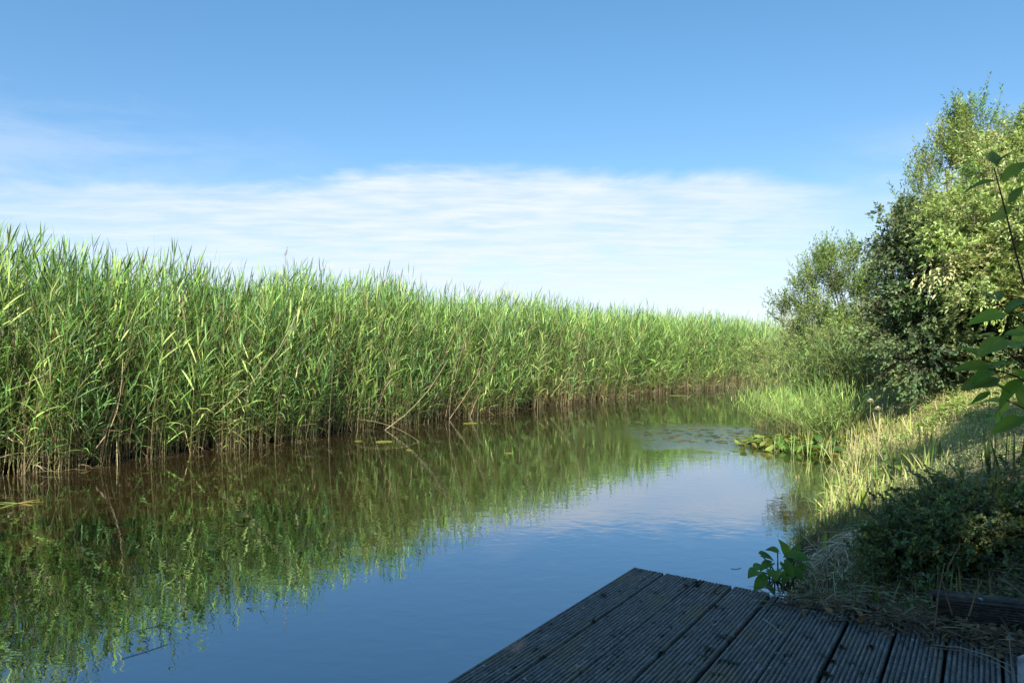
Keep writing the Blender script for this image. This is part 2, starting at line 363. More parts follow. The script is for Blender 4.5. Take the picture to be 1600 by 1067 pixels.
tag(acc.build('water', M_WATER, shade=False), 'still dark water of the channel', None, None, 'structure')

# ------------------------------------------------------------------ reeds
REED_COL = [(0.17, 0.30, 0.058), (0.10, 0.205, 0.048), (0.23, 0.37, 0.085), (0.35, 0.46, 0.13), (0.065, 0.14, 0.045), (0.15, 0.27, 0.085)]
TAN = [(0.33, 0.26, 0.13), (0.25, 0.18, 0.09), (0.42, 0.35, 0.21), (0.20, 0.13, 0.07)]
WIND = np.array([0.65, 0.3, 0.0])
def reed_plants(stems, leaves, base, Hh, lean, nleaf=11, green=1.0, u0=0.16, lsc=1.0, segs=3, wsc=1.0, cols=None):
    n = len(base); Hh = arr(Hh, n)
    u = np.linspace(0, 1, 6)
    pts = base[:, None] + (Hh[:, None] * u[None])[..., None] * UP + lean[:, None] * (u ** 1.7)[None, :, None]
    rad = np.interp(u, [0, .6, 1], [0.0042, 0.0032, 0.0012])[None] * rng.uniform(.8, 1.25, (n, 1))
    cg = mixcol(n, [(0.16, 0.22, 0.06), (0.22, 0.25, 0.08), (0.13, 0.19, 0.06)]); ct = mixcol(n, TAN)
    k = np.interp(u, [0, .12, .3, 1], [0.0, 0.35, 0.95, 1.0])[None, :, None]
    k = np.clip(k + rng.normal(0, 0.12, (n, 1, 1)), 0, 1)
    tubes(stems, pts, rad, ct[:, None] * .7 * (1 - k) + cg[:, None] * k)
    uu = (u0 + (0.985 - u0) * (np.arange(nleaf) / (nleaf - 1))[None] ** 0.9 + rng.normal(0, 0.012, (n, nleaf))).clip(0.05, 1)
    pb = base[:, None] + (Hh[:, None] * uu)[..., None] * UP + lean[:, None] * (uu ** 1.7)[..., None]
    ph = rng.uniform(0, 2 * np.pi, (n, 1)) + np.arange(nleaf)[None] * np.pi + rng.normal(0, 0.55, (n, nleaf))
    th = np.interp(uu, [0, .5, .85, 1], [1.0, 0.80, 0.55, 0.22]) * rng.uniform(.65, 1.25, uu.shape)
    D = np.stack([np.sin(th) * np.cos(ph), np.sin(th) * np.sin(ph), np.cos(th)], -1) + WIND * 0.22 + rng.normal(0, .06, (n, nleaf, 3))
    Ln = np.interp(uu, [0, .4, .8, 1], [.26, .40, .42, .30]) * rng.uniform(.7, 1.25, uu.shape) * lsc
    Wd = np.interp(uu, [0, .5, 1], [.015, .0205, .0165]) * rng.uniform(.8, 1.2, uu.shape) * lsc * wsc
    dr = np.interp(uu, [0, .5, 1], [.6, .45, .12]) * rng.uniform(.3, 1.5, uu.shape)
    plantc = mixcol(n, cols or REED_COL, 0.12)[:, None]
    C = plantc * (1 + rng.normal(0, .26, (n, nleaf, 1)))
    C = C * np.interp(uu, [0, 1], [1.0, 1.12])[..., None]
    dry = (rng.random(uu.shape) < np.interp(uu, [.1, .35, .6, 1], [.4, .12, .04, .01]))
    C = np.where(dry[..., None], mixcol(n * nleaf, TAN).reshape(n, nleaf, 3), C)
    keep = (rng.random(uu.shape) < np.interp(uu, [.1, .3, .5], [.75, .95, 1])).ravel()
    ribbons(leaves, pb.reshape(-1, 3)[keep], D.reshape(-1, 3)[keep], Ln.ravel()[keep], Wd.ravel()[keep], dr.ravel()[keep],
            C.reshape(-1, 3).clip(.01, .8)[keep], segs, 'blade', rng.normal(0, .6, keep.sum()))
def bank_points(n, s0, s1, d0, d1, power=1.0):
    s = rng.uniform(s0, s1, n); d = d0 + (d1 - d0) * rng.random(n) ** power
    x, y = ST(s, tL(s) - d); return np.stack([x, y, np.maximum(H(x, y), -0.05) - 0.03], -1), s, d
def hgt(b, d):
    wob = 0.16 * np.sin(b[:, 0] * 0.9 + 1.0) * np.cos(b[:, 1] * 0.7) + 0.10 * np.sin(b[:, 0] * 2.3 + b[:, 1] * 1.9)
    return 2.34 + wob + rng.normal(0, .17, len(b)) - 0.25 * np.exp(-d / 0.25)
rs, rl = Acc(), Acc()
def young(n, s0, s1, d0, d1, h0, h1):
    b, s, d = bank_points(n, s0, s1, d0, d1); lean = rng.normal(0, .2, (n, 3)) + np.array([SN, -CS, 0]) * rng.uniform(0, .45, (n, 1)) * np.exp(-d / .5)[:, None]
    lean[:, 2] = 0; reed_plants(rs, rl, b, rng.uniform(h0, h1, n), lean, 11, u0=.22, lsc=.9)
def bed(n, s0, s1, d0, d1, nleaf, power=1.0, u0=.16, lsc=1.0, segs=3):
    b, s, d = bank_points(n, s0, s1, d0, d1, power)
    # clumping
    cl = 0.5 + 0.5 * np.sin(b[:, 0] * 5.1 + 2 * np.sin(b[:, 1] * 4.3)) * np.sin(b[:, 1] * 6.1 + np.sin(b[:, 0] * 3.7))
    kp = rng.random(n) < 0.55 + 0.45 * cl; b, s, d = b[kp], s[kp], d[kp]; n = len(b)
    lean = rng.normal(0, .13, (n, 3)) + WIND * 0.12; 
    fw = np.exp(-d / .45)[:, None] * np.array([SN, -CS, 0]) * rng.uniform(-.05, .55, (n, 1)); lean = lean + fw; lean[:, 2] = 0
    lean[:, 2] = -0.12 * (lean[:, :2] ** 2).sum(1)
    reed_plants(rs, rl, b, hgt(b, d), lean, nleaf, u0=u0, lsc=lsc, segs=segs)
bed(3600, -4.0, 14, 0.0, 1.6, 17, 0.8, .07)
young(2000, -4.0, 15, -.02, .8, .7, 1.9); young(1700, 15, 44, -.02, .9, .7, 1.9)
young(3200, -4, 16, .6, 3.6, .5, 1.3); young(2400, 16, 44, .6, 4, .5, 1.3)
bed(3400, -4.0, 14, 1.2, 5.0, 9, 1.0, 0.4)
bed(2800, 14, 30, 0.0, 1.8, 14, 0.8, 0.07, 1.1)
bed(1200, 14, 32, 1.6, 5.0, 7, 1.0, 0.45, 1.15)
bed(1500, 30, 46, 0.0, 3.0, 9, 0.8, 0.2, 1.25, 2)
bed(2600, -4, 46, 4.5, 9.0, 7, 1.0, 0.45, 1.3, 2)
# last year's dead stems among the green
def dead(n, s0, s1, d0, d1, hmin, hmax, leansd):
    b, s, d = bank_points(n, s0, s1, d0, d1); u = np.linspace(0, 1, 5)
    hh = rng.uniform(hmin, hmax, n); lean = rng.normal(0, leansd, (n, 3)) * hh[:, None] * .5 + WIND * .15; lean[:, 2] = 0
    pts = b[:, None] + (hh[:, None] * u)[..., None] * UP + lean[:, None] * (u ** 1.2)[None, :, None]
    pts += rng.normal(0, .012, pts.shape)
    tubes(rs, pts, np.interp(u, [0, 1], [.0036, .0016])[None] * rng.uniform(.8, 1.3, (n, 1)), mixcol(n, TAN, .25))
dead(900, -4, 16, -0.02, 1.2, .4, 1.2, .22); dead(1400, -4, 18, -.02, .9, 1.3, 2.3, .36)
dead(1700, 16, 44, -0.02, 1.2, .4, 1.0, .22); dead(700, 16, 44, 0, 1.0, 1.6, 2.4, .28)
# criss-crossing dry stems and hanging dead leaves near the waterline
b, s, d = bank_points(1500, -4, 30, -0.05, .35); n = len(b)
b[:, 2] += rng.uniform(.05, .9, n)
ribbons(rl, b, np.stack([rng.normal(0, 1, n), rng.normal(0, 1, n), rng.normal(.15, .5, n)], -1), rng.uniform(.15, .5, n), .010, rng.uniform(.1, 1., n), mixcol(n, TAN, .25), 3, 'blade', rng.normal(0, .6, n))
tag(rl.build('reed_leaves', M_REED), 'dense mass of green reed leaves along the far bank', None, None, 'stuff')
tag(rs.build('reed_stems', M_REED), 'crowded green and straw coloured reed stems rising from the far bank', None, None, 'stuff')

# single reeds that stand clear at the very edge of the bed
single = [(60, 735), (118, 728), (165, 722), (237, 716), (292, 712), (345, 706), (372, 703), (430, 697), (462, 692), (515, 686), (560, 680),
          (608, 672), (655, 664), (706, 660), (748, 653), (790, 648), (842, 643), (880, 637), (925, 631), (980, 624), (1030, 617), (1085, 612), (1130, 608)]
for i, (px, py) in enumerate(single):
    g = np.array(G(px, py + 3)); e = empty('reed_plant', g, 'green reed standing clear at the water edge in front of the dense reed bed', 'reed', 'single reeds along the front edge of the reed bed')
    a1, a2 = Acc(), Acc(); base = g[None] + rng.normal(0, .03, (3, 3)) * [1, 1, 0]; base[:, 2] = -0.04
    ln = rng.normal(0, .16, (3, 3)) + np.array([SN, -CS, 0]) * rng.uniform(.1, .5) + WIND * .1; ln[:, 2] = 0
    base, ln = base[:1], ln[:1]
    reed_plants(a1, a2, base, rng.uniform(1.5, 2.2), ln, 12, lsc=1.15, u0=.22)
    a1.build('stem', M_REED, e); a2.build('leaves', M_REED, e)
# pale dead stalks that lean across the green wall (start and end read off where they stand)
stalks = [((590, 680), (700, 562), 'long pale dead reed stalk slanting across the middle of the reed bed'),
          ((702, 655), (790, 480), 'thin pale dry stalk rising steeply above the reed tops'),
          ((700, 548), (612, 640), 'straw coloured reed stalk leaning beside the long slanting stalk'),
          ((150, 700), (192, 560), 'pale dry reed stalk leaning at the foot of the tall near reeds'),
          ((168, 610), (118, 470), 'bleached stalk crossing another in the tall near reeds'),
          ((40, 600), (100, 520), 'curved straw coloured stalk low in the nearest reeds'),
          ((345, 640), (470, 480), 'thin straw coloured stalk slanting through the near reeds'),
          ((860, 620), (910, 520), 'pale dry stalk slanting in the farther part of the reed bed')]
for a, bb, lab in stalks:
    d0 = EYE * FPX / (np.interp(a[0], [0, 400, 700, 1000], [745, 697, 655, 618]) - HOR) - 0.15
    p0 = np.array(P(a[0], a[1], d0)); p1 = np.array(P(bb[0], bb[1], d0 + .15)); u = np.linspace(0, 1, 7)[:, None]
    pts = p0 * (1 - u) + p1 * u + np.array([.08, 0, -.10]) * np.sin(np.pi * u); 
    pts[1:-1] += rng.normal(0, .004, (5, 3))
    a1 = Acc(); tubes(a1, pts[None], np.linspace(.006, .003, 7)[None], np.array([[.45, .37, .22]]), 5)
    e = tag(a1.build('dry_reed_stalk', M_DRY, origin=p0), lab, 'reed stalk', 'dry stalks leaning out of the reed bed')
# bent broken stalks whose tips reach the water
bent = [((555, 655), (615, 662), (655, 690), 'broken reed stalk bent over with its tip in the water near the algae patch'),
        ((1060, 604), (1110, 600), (1175, 606), 'pale broken stalk lying along the far water edge')]
for a, m_, c, lab in bent:
    pts = []
    dA = EYE * FPX / (np.interp(a[0], [0, 400, 700, 1000, 1200], [745, 697, 655, 618, 601]) - HOR)
    cc = np.array(G(*c)); aa = np.array(P(a[0], a[1], dA)); mm = np.array(P(m_[0], m_[1], (dA + cc[1]) / 2 - .1))
    u = np.linspace(0, 1, 9)[:, None]; pts = aa * (1 - u) ** 2 + 2 * (mm + [0, 0, .04]) * u * (1 - u) + cc * u ** 2
    a1 = Acc(); tubes(a1, pts[None], np.linspace(.0035, .002, 9)[None], np.array([[.38, .3, .18]]), 5)
    tag(a1.build('bent_reed_stalk', M_DRY, origin=aa), lab, 'reed stalk', 'dry stalks leaning out of the reed bed')

for px, py in [(445, 388), (787, 452), (948, 482), (655, 440)]:
    dpt = EYE * FPX / (np.interp(px, [0, 400, 700, 1000, 1200], [745, 697, 655, 618, 601]) - HOR) + .5
    tp = np.array(P(px, py + 12, dpt)); bs = tp * [1, 1, 0] + rng.normal(0, .1, 3) * [1, 1, 0]
    e = empty('reed_plume', bs, 'old reed with a feathery buff plume just above the green tops', 'reed', 'old plumes above the reed tops')
    a1 = Acc(); tubes(a1, np.linspace(bs, tp, 6)[None], np.linspace(.004, .002, 6)[None], np.array([[.4, .33, .2]]), 4); a1.build('stem', M_DRY, e)
    a1 = Acc(); n = 70; q_ = rng.random(n); dd = rdir(n) * .5 + UP + WIND * .4
    ribbons(a1, tp - UP * .02 + (UP + WIND * .35) * (q_ * .17)[:, None], dd, .07 * (1.15 - q_), .006, .4, mixcol(n, [(.45, .35, .24), (.36, .26, .18)]), 2, 'oval', rng.normal(0, .8, n)); a1.build('plume', M_DRY, e)
acc = Acc(); n = 1500; s = rng.uniform(-3, 40, n); d = -np.abs(rng.normal(0, .16, n)) + .12; x, y = ST(s, tL(s) - d)
k = rng.random(n) < .35 + .65 * (np.sin(s * 1.7) * np.sin(s * .63 + 1) > .1); x, y = x[k], y[k]; n = len(x); ph = rng.normal(.97, .7, n)
ribbons(acc, np.stack([x, y, rng.uniform(.003, .02, n)], -1), np.stack([np.cos(ph), np.sin(ph), rng.normal(0, .04, n)], -1), rng.uniform(.05, .4, n), rng.uniform(.004, .012, n), .03, mixcol(n, [(.30, .24, .13), (.18, .13, .07), (.38, .36, .16), (.12, .09, .05)], .25), 3, 'blade')
tag(acc.build('floating_litter', M_DRY), 'dead reed scraps floating along the foot of the reed bed', None, None, 'stuff')

# ------------------------------------------------------------------ shrubs and trees
def shrub(name, label, cat, base, blobs, ntw, leaf, per, twl, cols, up=.5, out=.6, droop=.2, trunk=.04, mat=None, segs=2, prof='oval',
          clusters=None, spread=.16, stemcol=(.2, .16, .11), group=None, w=None, nlimb=None, leafdir=.9, surf=.45, zmin=.03):
    """woody plant: limbs run from the base to the crown's lobes, twigs stand in clusters, leaves sit along each twig"""
    base = np.asarray(base, float); mat = mat or M_LEAF
    e = empty(name, base, label, cat, group)
    bl = np.array([[*b[:3], *b[3:6]] for b in blobs], float)
    vol = bl[:, 3] * bl[:, 4] * bl[:, 5]; pb = vol ** .62 / (vol ** .62).sum()
    nc = clusters or max(8, ntw // 14)
    bi = rng.choice(len(bl), nc, p=pb); d = rdir(nc); r = rng.random(nc) ** surf
    cc = bl[bi, :3] + bl[bi, 3:] * d * r[:, None]
    cdn = nrm(d * bl[bi, 3:])
    ti = rng.integers(0, nc, ntw)
    P0 = cc[ti] + rng.normal(0, 1, (ntw, 3)) * spread * np.array([1, 1, .8]); 
    ok = P0[:, 2] > H(P0[:, 0], P0[:, 1]) + zmin; P0, ti = P0[ok], ti[ok]; n = len(P0)
    D = nrm(cdn[ti] * out + UP * up + rdir(n) * .55)
    tl = twl * rng.uniform(.6, 1.3, n)
    u = np.linspace(0, 1, 4); pts = P0[:, None] + tl[:, None, None] * (D[:, None] * u[None, :, None] - UP * droop * (u ** 2)[None, :, None])
    wood = Acc(); tubes(wood, pts, np.linspace(.0035, .0014, 4)[None], mixcol(n, [stemcol]))
    # limbs
    nl = nlimb or min(nc, 60); ii = rng.choice(nc, nl, replace=False); u = np.linspace(0, 1, 8)
    mid = (base + cc[ii]) / 2 + rng.normal(0, .1, (nl, 3)) + UP * .1 * np.linalg.norm(cc[ii] - base, axis=1)[:, None]
    lp = base[None, None] * ((1 - u) ** 2)[None, :, None] + 2 * mid[:, None] * (u * (1 - u))[None, :, None] + cc[ii][:, None] * (u ** 2)[None, :, None]
    lp[:, 1:] += rng.normal(0, .02, lp[:, 1:].shape)
    tubes(wood, lp, np.linspace(trunk * .5, .005, 8)[None] * rng.uniform(.6, 1.2, (nl, 1)), mixcol(nl, [stemcol]), 5)
    # every cluster is joined to the nearest limb point
    lpf = lp.reshape(-1, 3); near = lpf[np.argmin(((cc[:, None] - lpf[None]) ** 2).sum(-1), 1)]
    u = np.linspace(0, 1, 4)[None, :, None]; cp = near[:, None] * (1 - u) + cc[:, None] * u; cp[:, 1:3] += rng.normal(0, .02, (nc, 2, 3))
    tubes(wood, cp, np.linspace(.007, .004, 4)[None], mixcol(nc, [stemcol]), 4)
    wood.build('branches', M_BARK, e)
    tr = Acc(); k = min(3, len(bl)); u = np.linspace(0, 1, 7)
    tops = bl[np.argsort(-vol)[:k], :3]; tp = base[None, None] + (tops - base)[:, None] * u[None, :, None]; tp[:, 0, 2] -= .15
    tp[:, 1:-1] += rng.normal(0, .03, (k, 5, 3)); tubes(tr, tp, np.linspace(trunk, trunk * .3, 7)[None], mixcol(k, [stemcol]), 7)
    tr.build('trunk', M_BARK, e)
    # leaves
    ll, lw = leaf; m = n * per; uu = np.tile(np.linspace(.12, 1, per), n) + rng.normal(0, .03, m); uu = uu.clip(0, 1)
    ki = np.repeat(np.arange(n), per); Dk = D[ki]
    pl = P0[ki] + tl[ki, None] * (Dk * uu[:, None] - UP * droop * (uu ** 2)[:, None])
    s1 = nrm(np.cross(Dk, UP) + 1e-3); s2 = np.cross(s1, Dk); ph = np.tile(np.arange(per) * 2.4, n) + rng.normal(0, .5, m)
    ld = nrm(Dk * (.75 + .6 * uu[:, None]) + (s1 * np.cos(ph)[:, None] + s2 * np.sin(ph)[:, None]) * leafdir + rdir(m) * .25)
    cb = mixcol(nc, cols, .12, w)[ti][ki]; C = (cb * (1 + rng.normal(0, .17, (m, 1)))).clip(.01, .8)
    lv = Acc(); side = nrm(np.cross(ld, UP + rdir(m) * .8) + 1e-3)
    ribbons(lv, pl, ld, ll * rng.uniform(.6, 1.25, m), lw * rng.uniform(.7, 1.2, m), rng.uniform(-.1, .5, m), C, segs, prof, None, side=side)
    cr = lv.build('crown', mat, e)
    return e
def on(x, y, dz=0.0): return (x, y, float(H(x, y)) + dz)
def blob(px, py, y, rx, rz, ry=None):      # lobe centre by where it stands, radii in metres
    c = P(px, py, y); return (*c, rx, ry or rx, rz)

GW = [(0.20, 0.31, 0.08), (0.15, 0.25, 0.07), (0.27, 0.38, 0.11), (0.30, 0.36, 0.09)]
GY = [(0.39, 0.49, 0.17), (0.31, 0.42, 0.14), (0.48, 0.55, 0.25), (0.23, 0.35, 0.11)]
GD = [(0.085, 0.145, 0.06), (0.115, 0.175, 0.065), (0.065, 0.115, 0.06), (0.15, 0.20, 0.075)]
# tall willow-like tree standing behind
shrub('willow_tree', 'tall loose tree with narrow upright shoots rising highest against the blue sky', 'tree', on(8.6, 13.2),
      [blob(1478, 263, 13, .45, .45), blob(1512, 228, 13, .35, .62), blob(1445, 306, 13, .38, .35), blob(1540, 268, 13.3, .45, .45), blob(1435, 351, 12.8, .35, .25), blob(1470, 376, 13, .6, .6), blob(1500, 456, 13, .8, .9), blob(1420, 384, 12.8, .22, .22), blob(1532, 186, 13, .10, .36), blob(1500, 208, 13, .10, .3), blob(1472, 228, 13, .12, .3), blob(1440, 268, 12.9, .14, .22), blob(1415, 316, 12.8, .14, .2), blob(1555, 203, 13.2, .14, .25), blob(1590, 203, 13.2, .2, .25)],
      1500, (.095, .024), 17, .42, GW, up=1.5, out=.4, droop=-.03, trunk=.09, clusters=170, spread=.08, nlimb=26)
shrub('grey_willow_tree', 'dark loose tree half hidden behind the pale green bush at the picture edge', 'tree', on(11.0, 13.6),
      [blob(1570, 263, 13.4, .5, .4), blob(1610, 228, 13.4, .5, .5), blob(1660, 218, 13.6, .8, .8), blob(1640, 336, 13.8, 1.2, 1.2)],
      2200, (.085, .024), 14, .32, GW, up=1.0, out=.5, droop=0, trunk=.09, clusters=70, spread=.16)
# big pale-leaved bush
shrub('pale_leaved_bush', 'big pale yellow green bush with drooping leaves, sunlit above the dark glossy bush', 'bush', on(8.6, 10.4),
      [blob(1600, 300, 10.2, .95, .95), blob(1540, 340, 10, .62, .62), blob(1495, 385, 9.7, .42, .42), blob(1560, 400, 9.3, .6, .45), blob(1640, 380, 9.8, .9, .8), blob(1610, 225, 10.5, .55, .45), blob(1700, 300, 10.3, 1.1, 1.1), blob(1600, 430, 9.2, .5, .25), blob(1465, 350, 9.9, .28, .25), blob(1700, 480, 10.0, 1.1, .9), blob(1500, 350, 9.2, .36, .34), blob(1485, 410, 9.0, .28, .22), blob(1545, 430, 8.8, .4, .22), blob(1590, 350, 9.0, .6, .5), blob(1560, 290, 9.6, .45, .4), blob(1510, 300, 9.6, .3, .3), blob(1530, 465, 8.7, .3, .12), blob(1580, 455, 8.6, .4, .2)],
      10000, (.07, .026), 11, .22, GY, up=.25, out=.8, droop=.6, trunk=.1, clusters=430, spread=.12, leafdir=.7, surf=.3)
# dark glossy bush
shrub('dark_glossy_bush', 'dark bush of small glossy rounded leaves below the pale green bush', 'bush', on(6.5, 9.9),
      [blob(1460, 470, 9.6, .62, .75), blob(1530, 500, 9.6, .68, .68), blob(1420, 400, 9.9, .34, .45), blob(1405, 350, 10, .18, .3), blob(1395, 520, 9.9, .36, .42), blob(1600, 520, 9.4, .7, .6), blob(1450, 560, 9.3, .5, .32), blob(1550, 575, 9.3, .5, .2)],
      5200, (.06, .038), 9, .2, GD, up=.1, out=.9, droop=.3, trunk=.07, clusters=320, spread=.11, mat=M_GLOSS, surf=.28)
# brownish tipped part at its edge
shrub('bronze_tipped_bush', 'olive bush with bronze and yellowish shoots in front of the tall loose tree', 'bush', on(6.1, 10.6),
      [blob(1410, 365, 10.3, .25, .3), blob(1395, 410, 10.3, .22, .3), blob(1440, 400, 10.1, .3, .28), blob(1400, 470, 10.2, .3, .4)],
      520, (.055, .022), 10, .22, [(0.18, 0.20, 0.08), (0.25, 0.22, 0.09), (0.32, 0.25, 0.08), (0.13, 0.17, 0.06)], up=.6, out=.7, droop=.05, trunk=.04, clusters=60, spread=.09)
# young willow
shrub('young_willow', 'young airy willow with thin upright branches, sky showing through, beside the reeds', 'tree', on(8.1, 16.4),
      [blob(1290, 436, 16, .42, .52), blob(1330, 446, 16, .42, .45), blob(1350, 506, 15.6, .5, .5), blob(1275, 486, 16, .5, .45), blob(1240, 506, 16, .28, .3), blob(1310, 536, 15.8, .8, .4), blob(1290, 401, 16, .16, .24), blob(1262, 441, 16, .25, .3), blob(1362, 431, 15.8, .25, .3), blob(1230, 486, 16.2, .22, .25), blob(1335, 401, 16, .15, .2)],
      1700, (.095, .024), 15, .36, [(0.22, 0.33, 0.09), (0.17, 0.26, 0.08), (0.29, 0.39, 0.12)], up=1.0, out=.45, droop=0, trunk=.05, clusters=130, spread=.11, nlimb=26)
# low willow scrub at the bend
shrub('willow_scrub', 'low rounded yellow green scrub hanging over the bend of the channel', 'bush', on(*ST(24.6, -4.6)),
      [blob(1235, 545, 21, .7, .65), blob(1185, 560, 22, .6, .5), blob(1290, 545, 19, .8, .6), blob(1250, 575, 19.5, .8, .4), blob(1205, 585, 20.5, .5, .3)],
      2100, (.075, .022), 9, .26, [(0.26, 0.35, 0.09), (0.34, 0.42, 0.12), (0.19, 0.28, 0.07)], up=.5, out=.7, droop=.2, trunk=.06, clusters=200, spread=.16)
shrub('leafy_scrub', 'mid green leafy scrub filling the gap below the young willow', 'bush', on(8.0, 14.2),
      [blob(1340, 540, 14, .7, .5), blob(1390, 560, 12.5, .45, .4), blob(1310, 570, 14.5, .6, .35), blob(1365, 500, 13.5, .35, .35)],
      1300, (.06, .028), 9, .24, [(0.21, 0.31, 0.07), (0.29, 0.38, 0.10), (0.15, 0.24, 0.06)], up=.6, out=.6, trunk=.05, clusters=120, spread=.14)
# screen of shrubs further back on the right bank (seen only between and beside the others)
for i, (x, y, lab) in enumerate([(13.5, 17.5, 'broad green bush on the bank behind the young willow'), (13.6, 11.5, 'broad green bush at the picture edge behind the pale bush')]):
    z = float(H(x, y)); shrub('broad_bush', lab, 'bush', (x, y, z), [(x, y, z + 1.2, 1.6, 1.6, 1.2), (x + .8, y - .6, z + 1.6, 1.2, 1.2, 1)], 1100, (.09, .035), 9, .3, GW, trunk=.08, clusters=110, spread=.25)

# tall trees behind the viewer: they throw the shade over the jetty and the near water
for i, (x, y, h, r_) in enumerate([(-3.3, -4.0, 7.4, 2.8), (0.9, -3.8, 7.1, 2.4), (4.4, -2.6, 8.3, 2.3), (-0.6, -7.4, 9.5, 3.0), (7.0, -3.0, 8.9, 2.4)]):
    lab = ['broad tree beside the path behind the jetty', 'round tree on the lawn behind the jetty', 'tree on the bank beside the garden', 'tallest tree farthest behind the jetty', 'tall tree on the bank beyond the garden'][i]
    z = max(float(H(x, y)), 0.0)
    shrub('shade_tree', lab, 'tree', (x, y, z), [(x, y, h - r_ * .8, r_, r_, r_ * .8), (x + .5, y - .3, h - r_ * 1.7, r_ * .9, r_ * .9, r_ * .8), (x - .6, y + .2, h - r_ * 2.2, r_ * .7, r_ * .7, r_ * .5)],
          2600, (.24, .16), 9, .5, GD, up=.4, out=.7, trunk=.16, clusters=240, spread=.3, surf=.35, group='trees behind the jetty')

# ------------------------------------------------------------------ waterside plants on the right bank
def tuft(acc, pts, hlo, hhi, wd, cols, lean=.35, droop=.4, segs=4, w=None, jit=.18):
    n = len(pts); th = np.abs(rng.normal(0, lean, n)); ph = rng.uniform(0, 2 * np.pi, n)
    D = np.stack([np.sin(th) * np.cos(ph), np.sin(th) * np.sin(ph), np.cos(th)], -1)
    ribbons(acc, pts, D, rng.uniform(hlo, hhi, n), wd * rng.uniform(.6, 1.3, n), droop * rng.uniform(.2, 1.6, n) * np.sin(th + .15), mixcol(n, cols, jit, w), segs, 'blade', rng.normal(0, .7, n))
def scat(n, s0, s1, t0, t1):
    s = rng.uniform(s0, s1, n); t = rng.uniform(t0, t1, n); x, y = ST(s, t); return np.stack([x, y, H(x, y)], -1), s, t
# reed clumps at the right waterline
RG = [(0.16, 0.24, 0.07), (0.21, 0.28, 0.08), (0.12, 0.20, 0.06)]
clumps = [(1215, 650, .42, .75, 60, 'soft green reed clump at the tip of the right bank, nearest the far water'),
          (1255, 665, .38, .8, 70, 'soft green reed clump behind the lily leaves'),
          (1300, 680, .35, .85, 70, 'soft green reed clump between the lily leaves and the grassy bank'),
          (1330, 640, .5, 1.15, 80, 'tall dark green reed clump under the leafy scrub'),
          (1375, 650, .35, 1.15, 45, 'tall dark green reed clump beside the dark glossy bush'),
          (1270, 630, .6, 1.0, 80, 'pale green reed clump in front of the low scrub')]
for i, (px, py, rad_, hh, n, lab) in enumerate(clumps):
    g = np.array(G(px, py + (12 if i < 3 else 14), 0.05)); n *= 2; th = rng.uniform(0, 2 * np.pi, n); rr = rad_ * np.sqrt(rng.random(n))
    b = np.stack([g[0] + rr * np.cos(th), g[1] + 1.2 * rr * np.sin(th), np.zeros(n)], -1); b[:, 2] = np.maximum(H(b[:, 0], b[:, 1]), -.03)
    e = empty('reed_clump', (g[0], g[1], 0), lab, 'reed clump', 'reed clumps on the right bank')
    a1, a2 = Acc(), Acc(); ln = rng.normal(0, .42, (n, 3)) * hh; ln[:, 2] = -.25 * (ln[:, :2] ** 2).sum(1)
    ln[:, :2] -= np.array([SN, -CS]) * .18
    reed_plants(a1, a2, b, hh * rng.uniform(.6, 1.05, n), ln, 11, lsc=.62 if hh < 1.1 else .9, u0=.12, wsc=.55, cols=[(.24, .38, .09), (.33, .44, .12), (.17, .30, .07)] if 'dark' not in lab else [(.12, .20, .07), (.16, .25, .08)])
    a1.build('stems', M_REED, e); a2.build('leaves', M_REED, e)

# broad leaf with its own detail
def leaf_grid(Ln, Wd, curl=.3, fold=.25, wave=.0, tipc=.0, heart=False, nu=9, nv=5):
    u = np.linspace(0, 1, nu); v = np.linspace(-1, 1, nv)
    if heart: wp = np.interp(u, [0, .08, .25, .45, .75, 1], [.35, .85, 1, .92, .5, 0])
    else: wp = np.interp(u, [0, .1, .3, .5, .75, .9, 1], [.04, .45, .92, 1, .66, .3, 0])
    U_, V_ = np.meshgrid(u, v, indexing='ij')
    x = U_ * Ln; 
    if heart: x = x - np.abs(V_) * .22 * Ln * np.clip(1 - U_ * 3, 0, 1)
    y = V_ * wp[:, None] * Wd / 2
    z = np.abs(V_) * wp[:, None] * Wd / 2 * fold - curl * Ln * U_ ** 2 + wave * Ln * np.sin(U_ * 9 + V_ * 1.5) * np.abs(V_)
    Vv = np.stack([x, y, z], -1).reshape(-1, 3); I_ = np.arange(nu * nv).reshape(nu, nv)
    q_ = np.stack([I_[:-1, :-1], I_[1:, :-1], I_[1:, 1:], I_[:-1, 1:]], -1).reshape(-1, 4)
    uv = np.stack([U_ * 1.5, np.abs(V_) * .8, np.zeros_like(U_)], -1).reshape(-1, 3)
    return Vv, np.concatenate([q_[:, [0, 1, 2]], q_[:, [0, 2, 3]]]), uv
def place_leaf(acc, p, d, nrm_, Ln, Wd, col, **k):
    d = nrm(np.asarray(d, float)); z = np.asarray(nrm_, float); y = nrm(np.cross(z, d)); z = np.cross(d, y)
    Vv, T, uv = leaf_grid(Ln, Wd, **k); acc.add(Vv @ np.stack([d, y, z]) + np.asarray(p), T, col, uv)

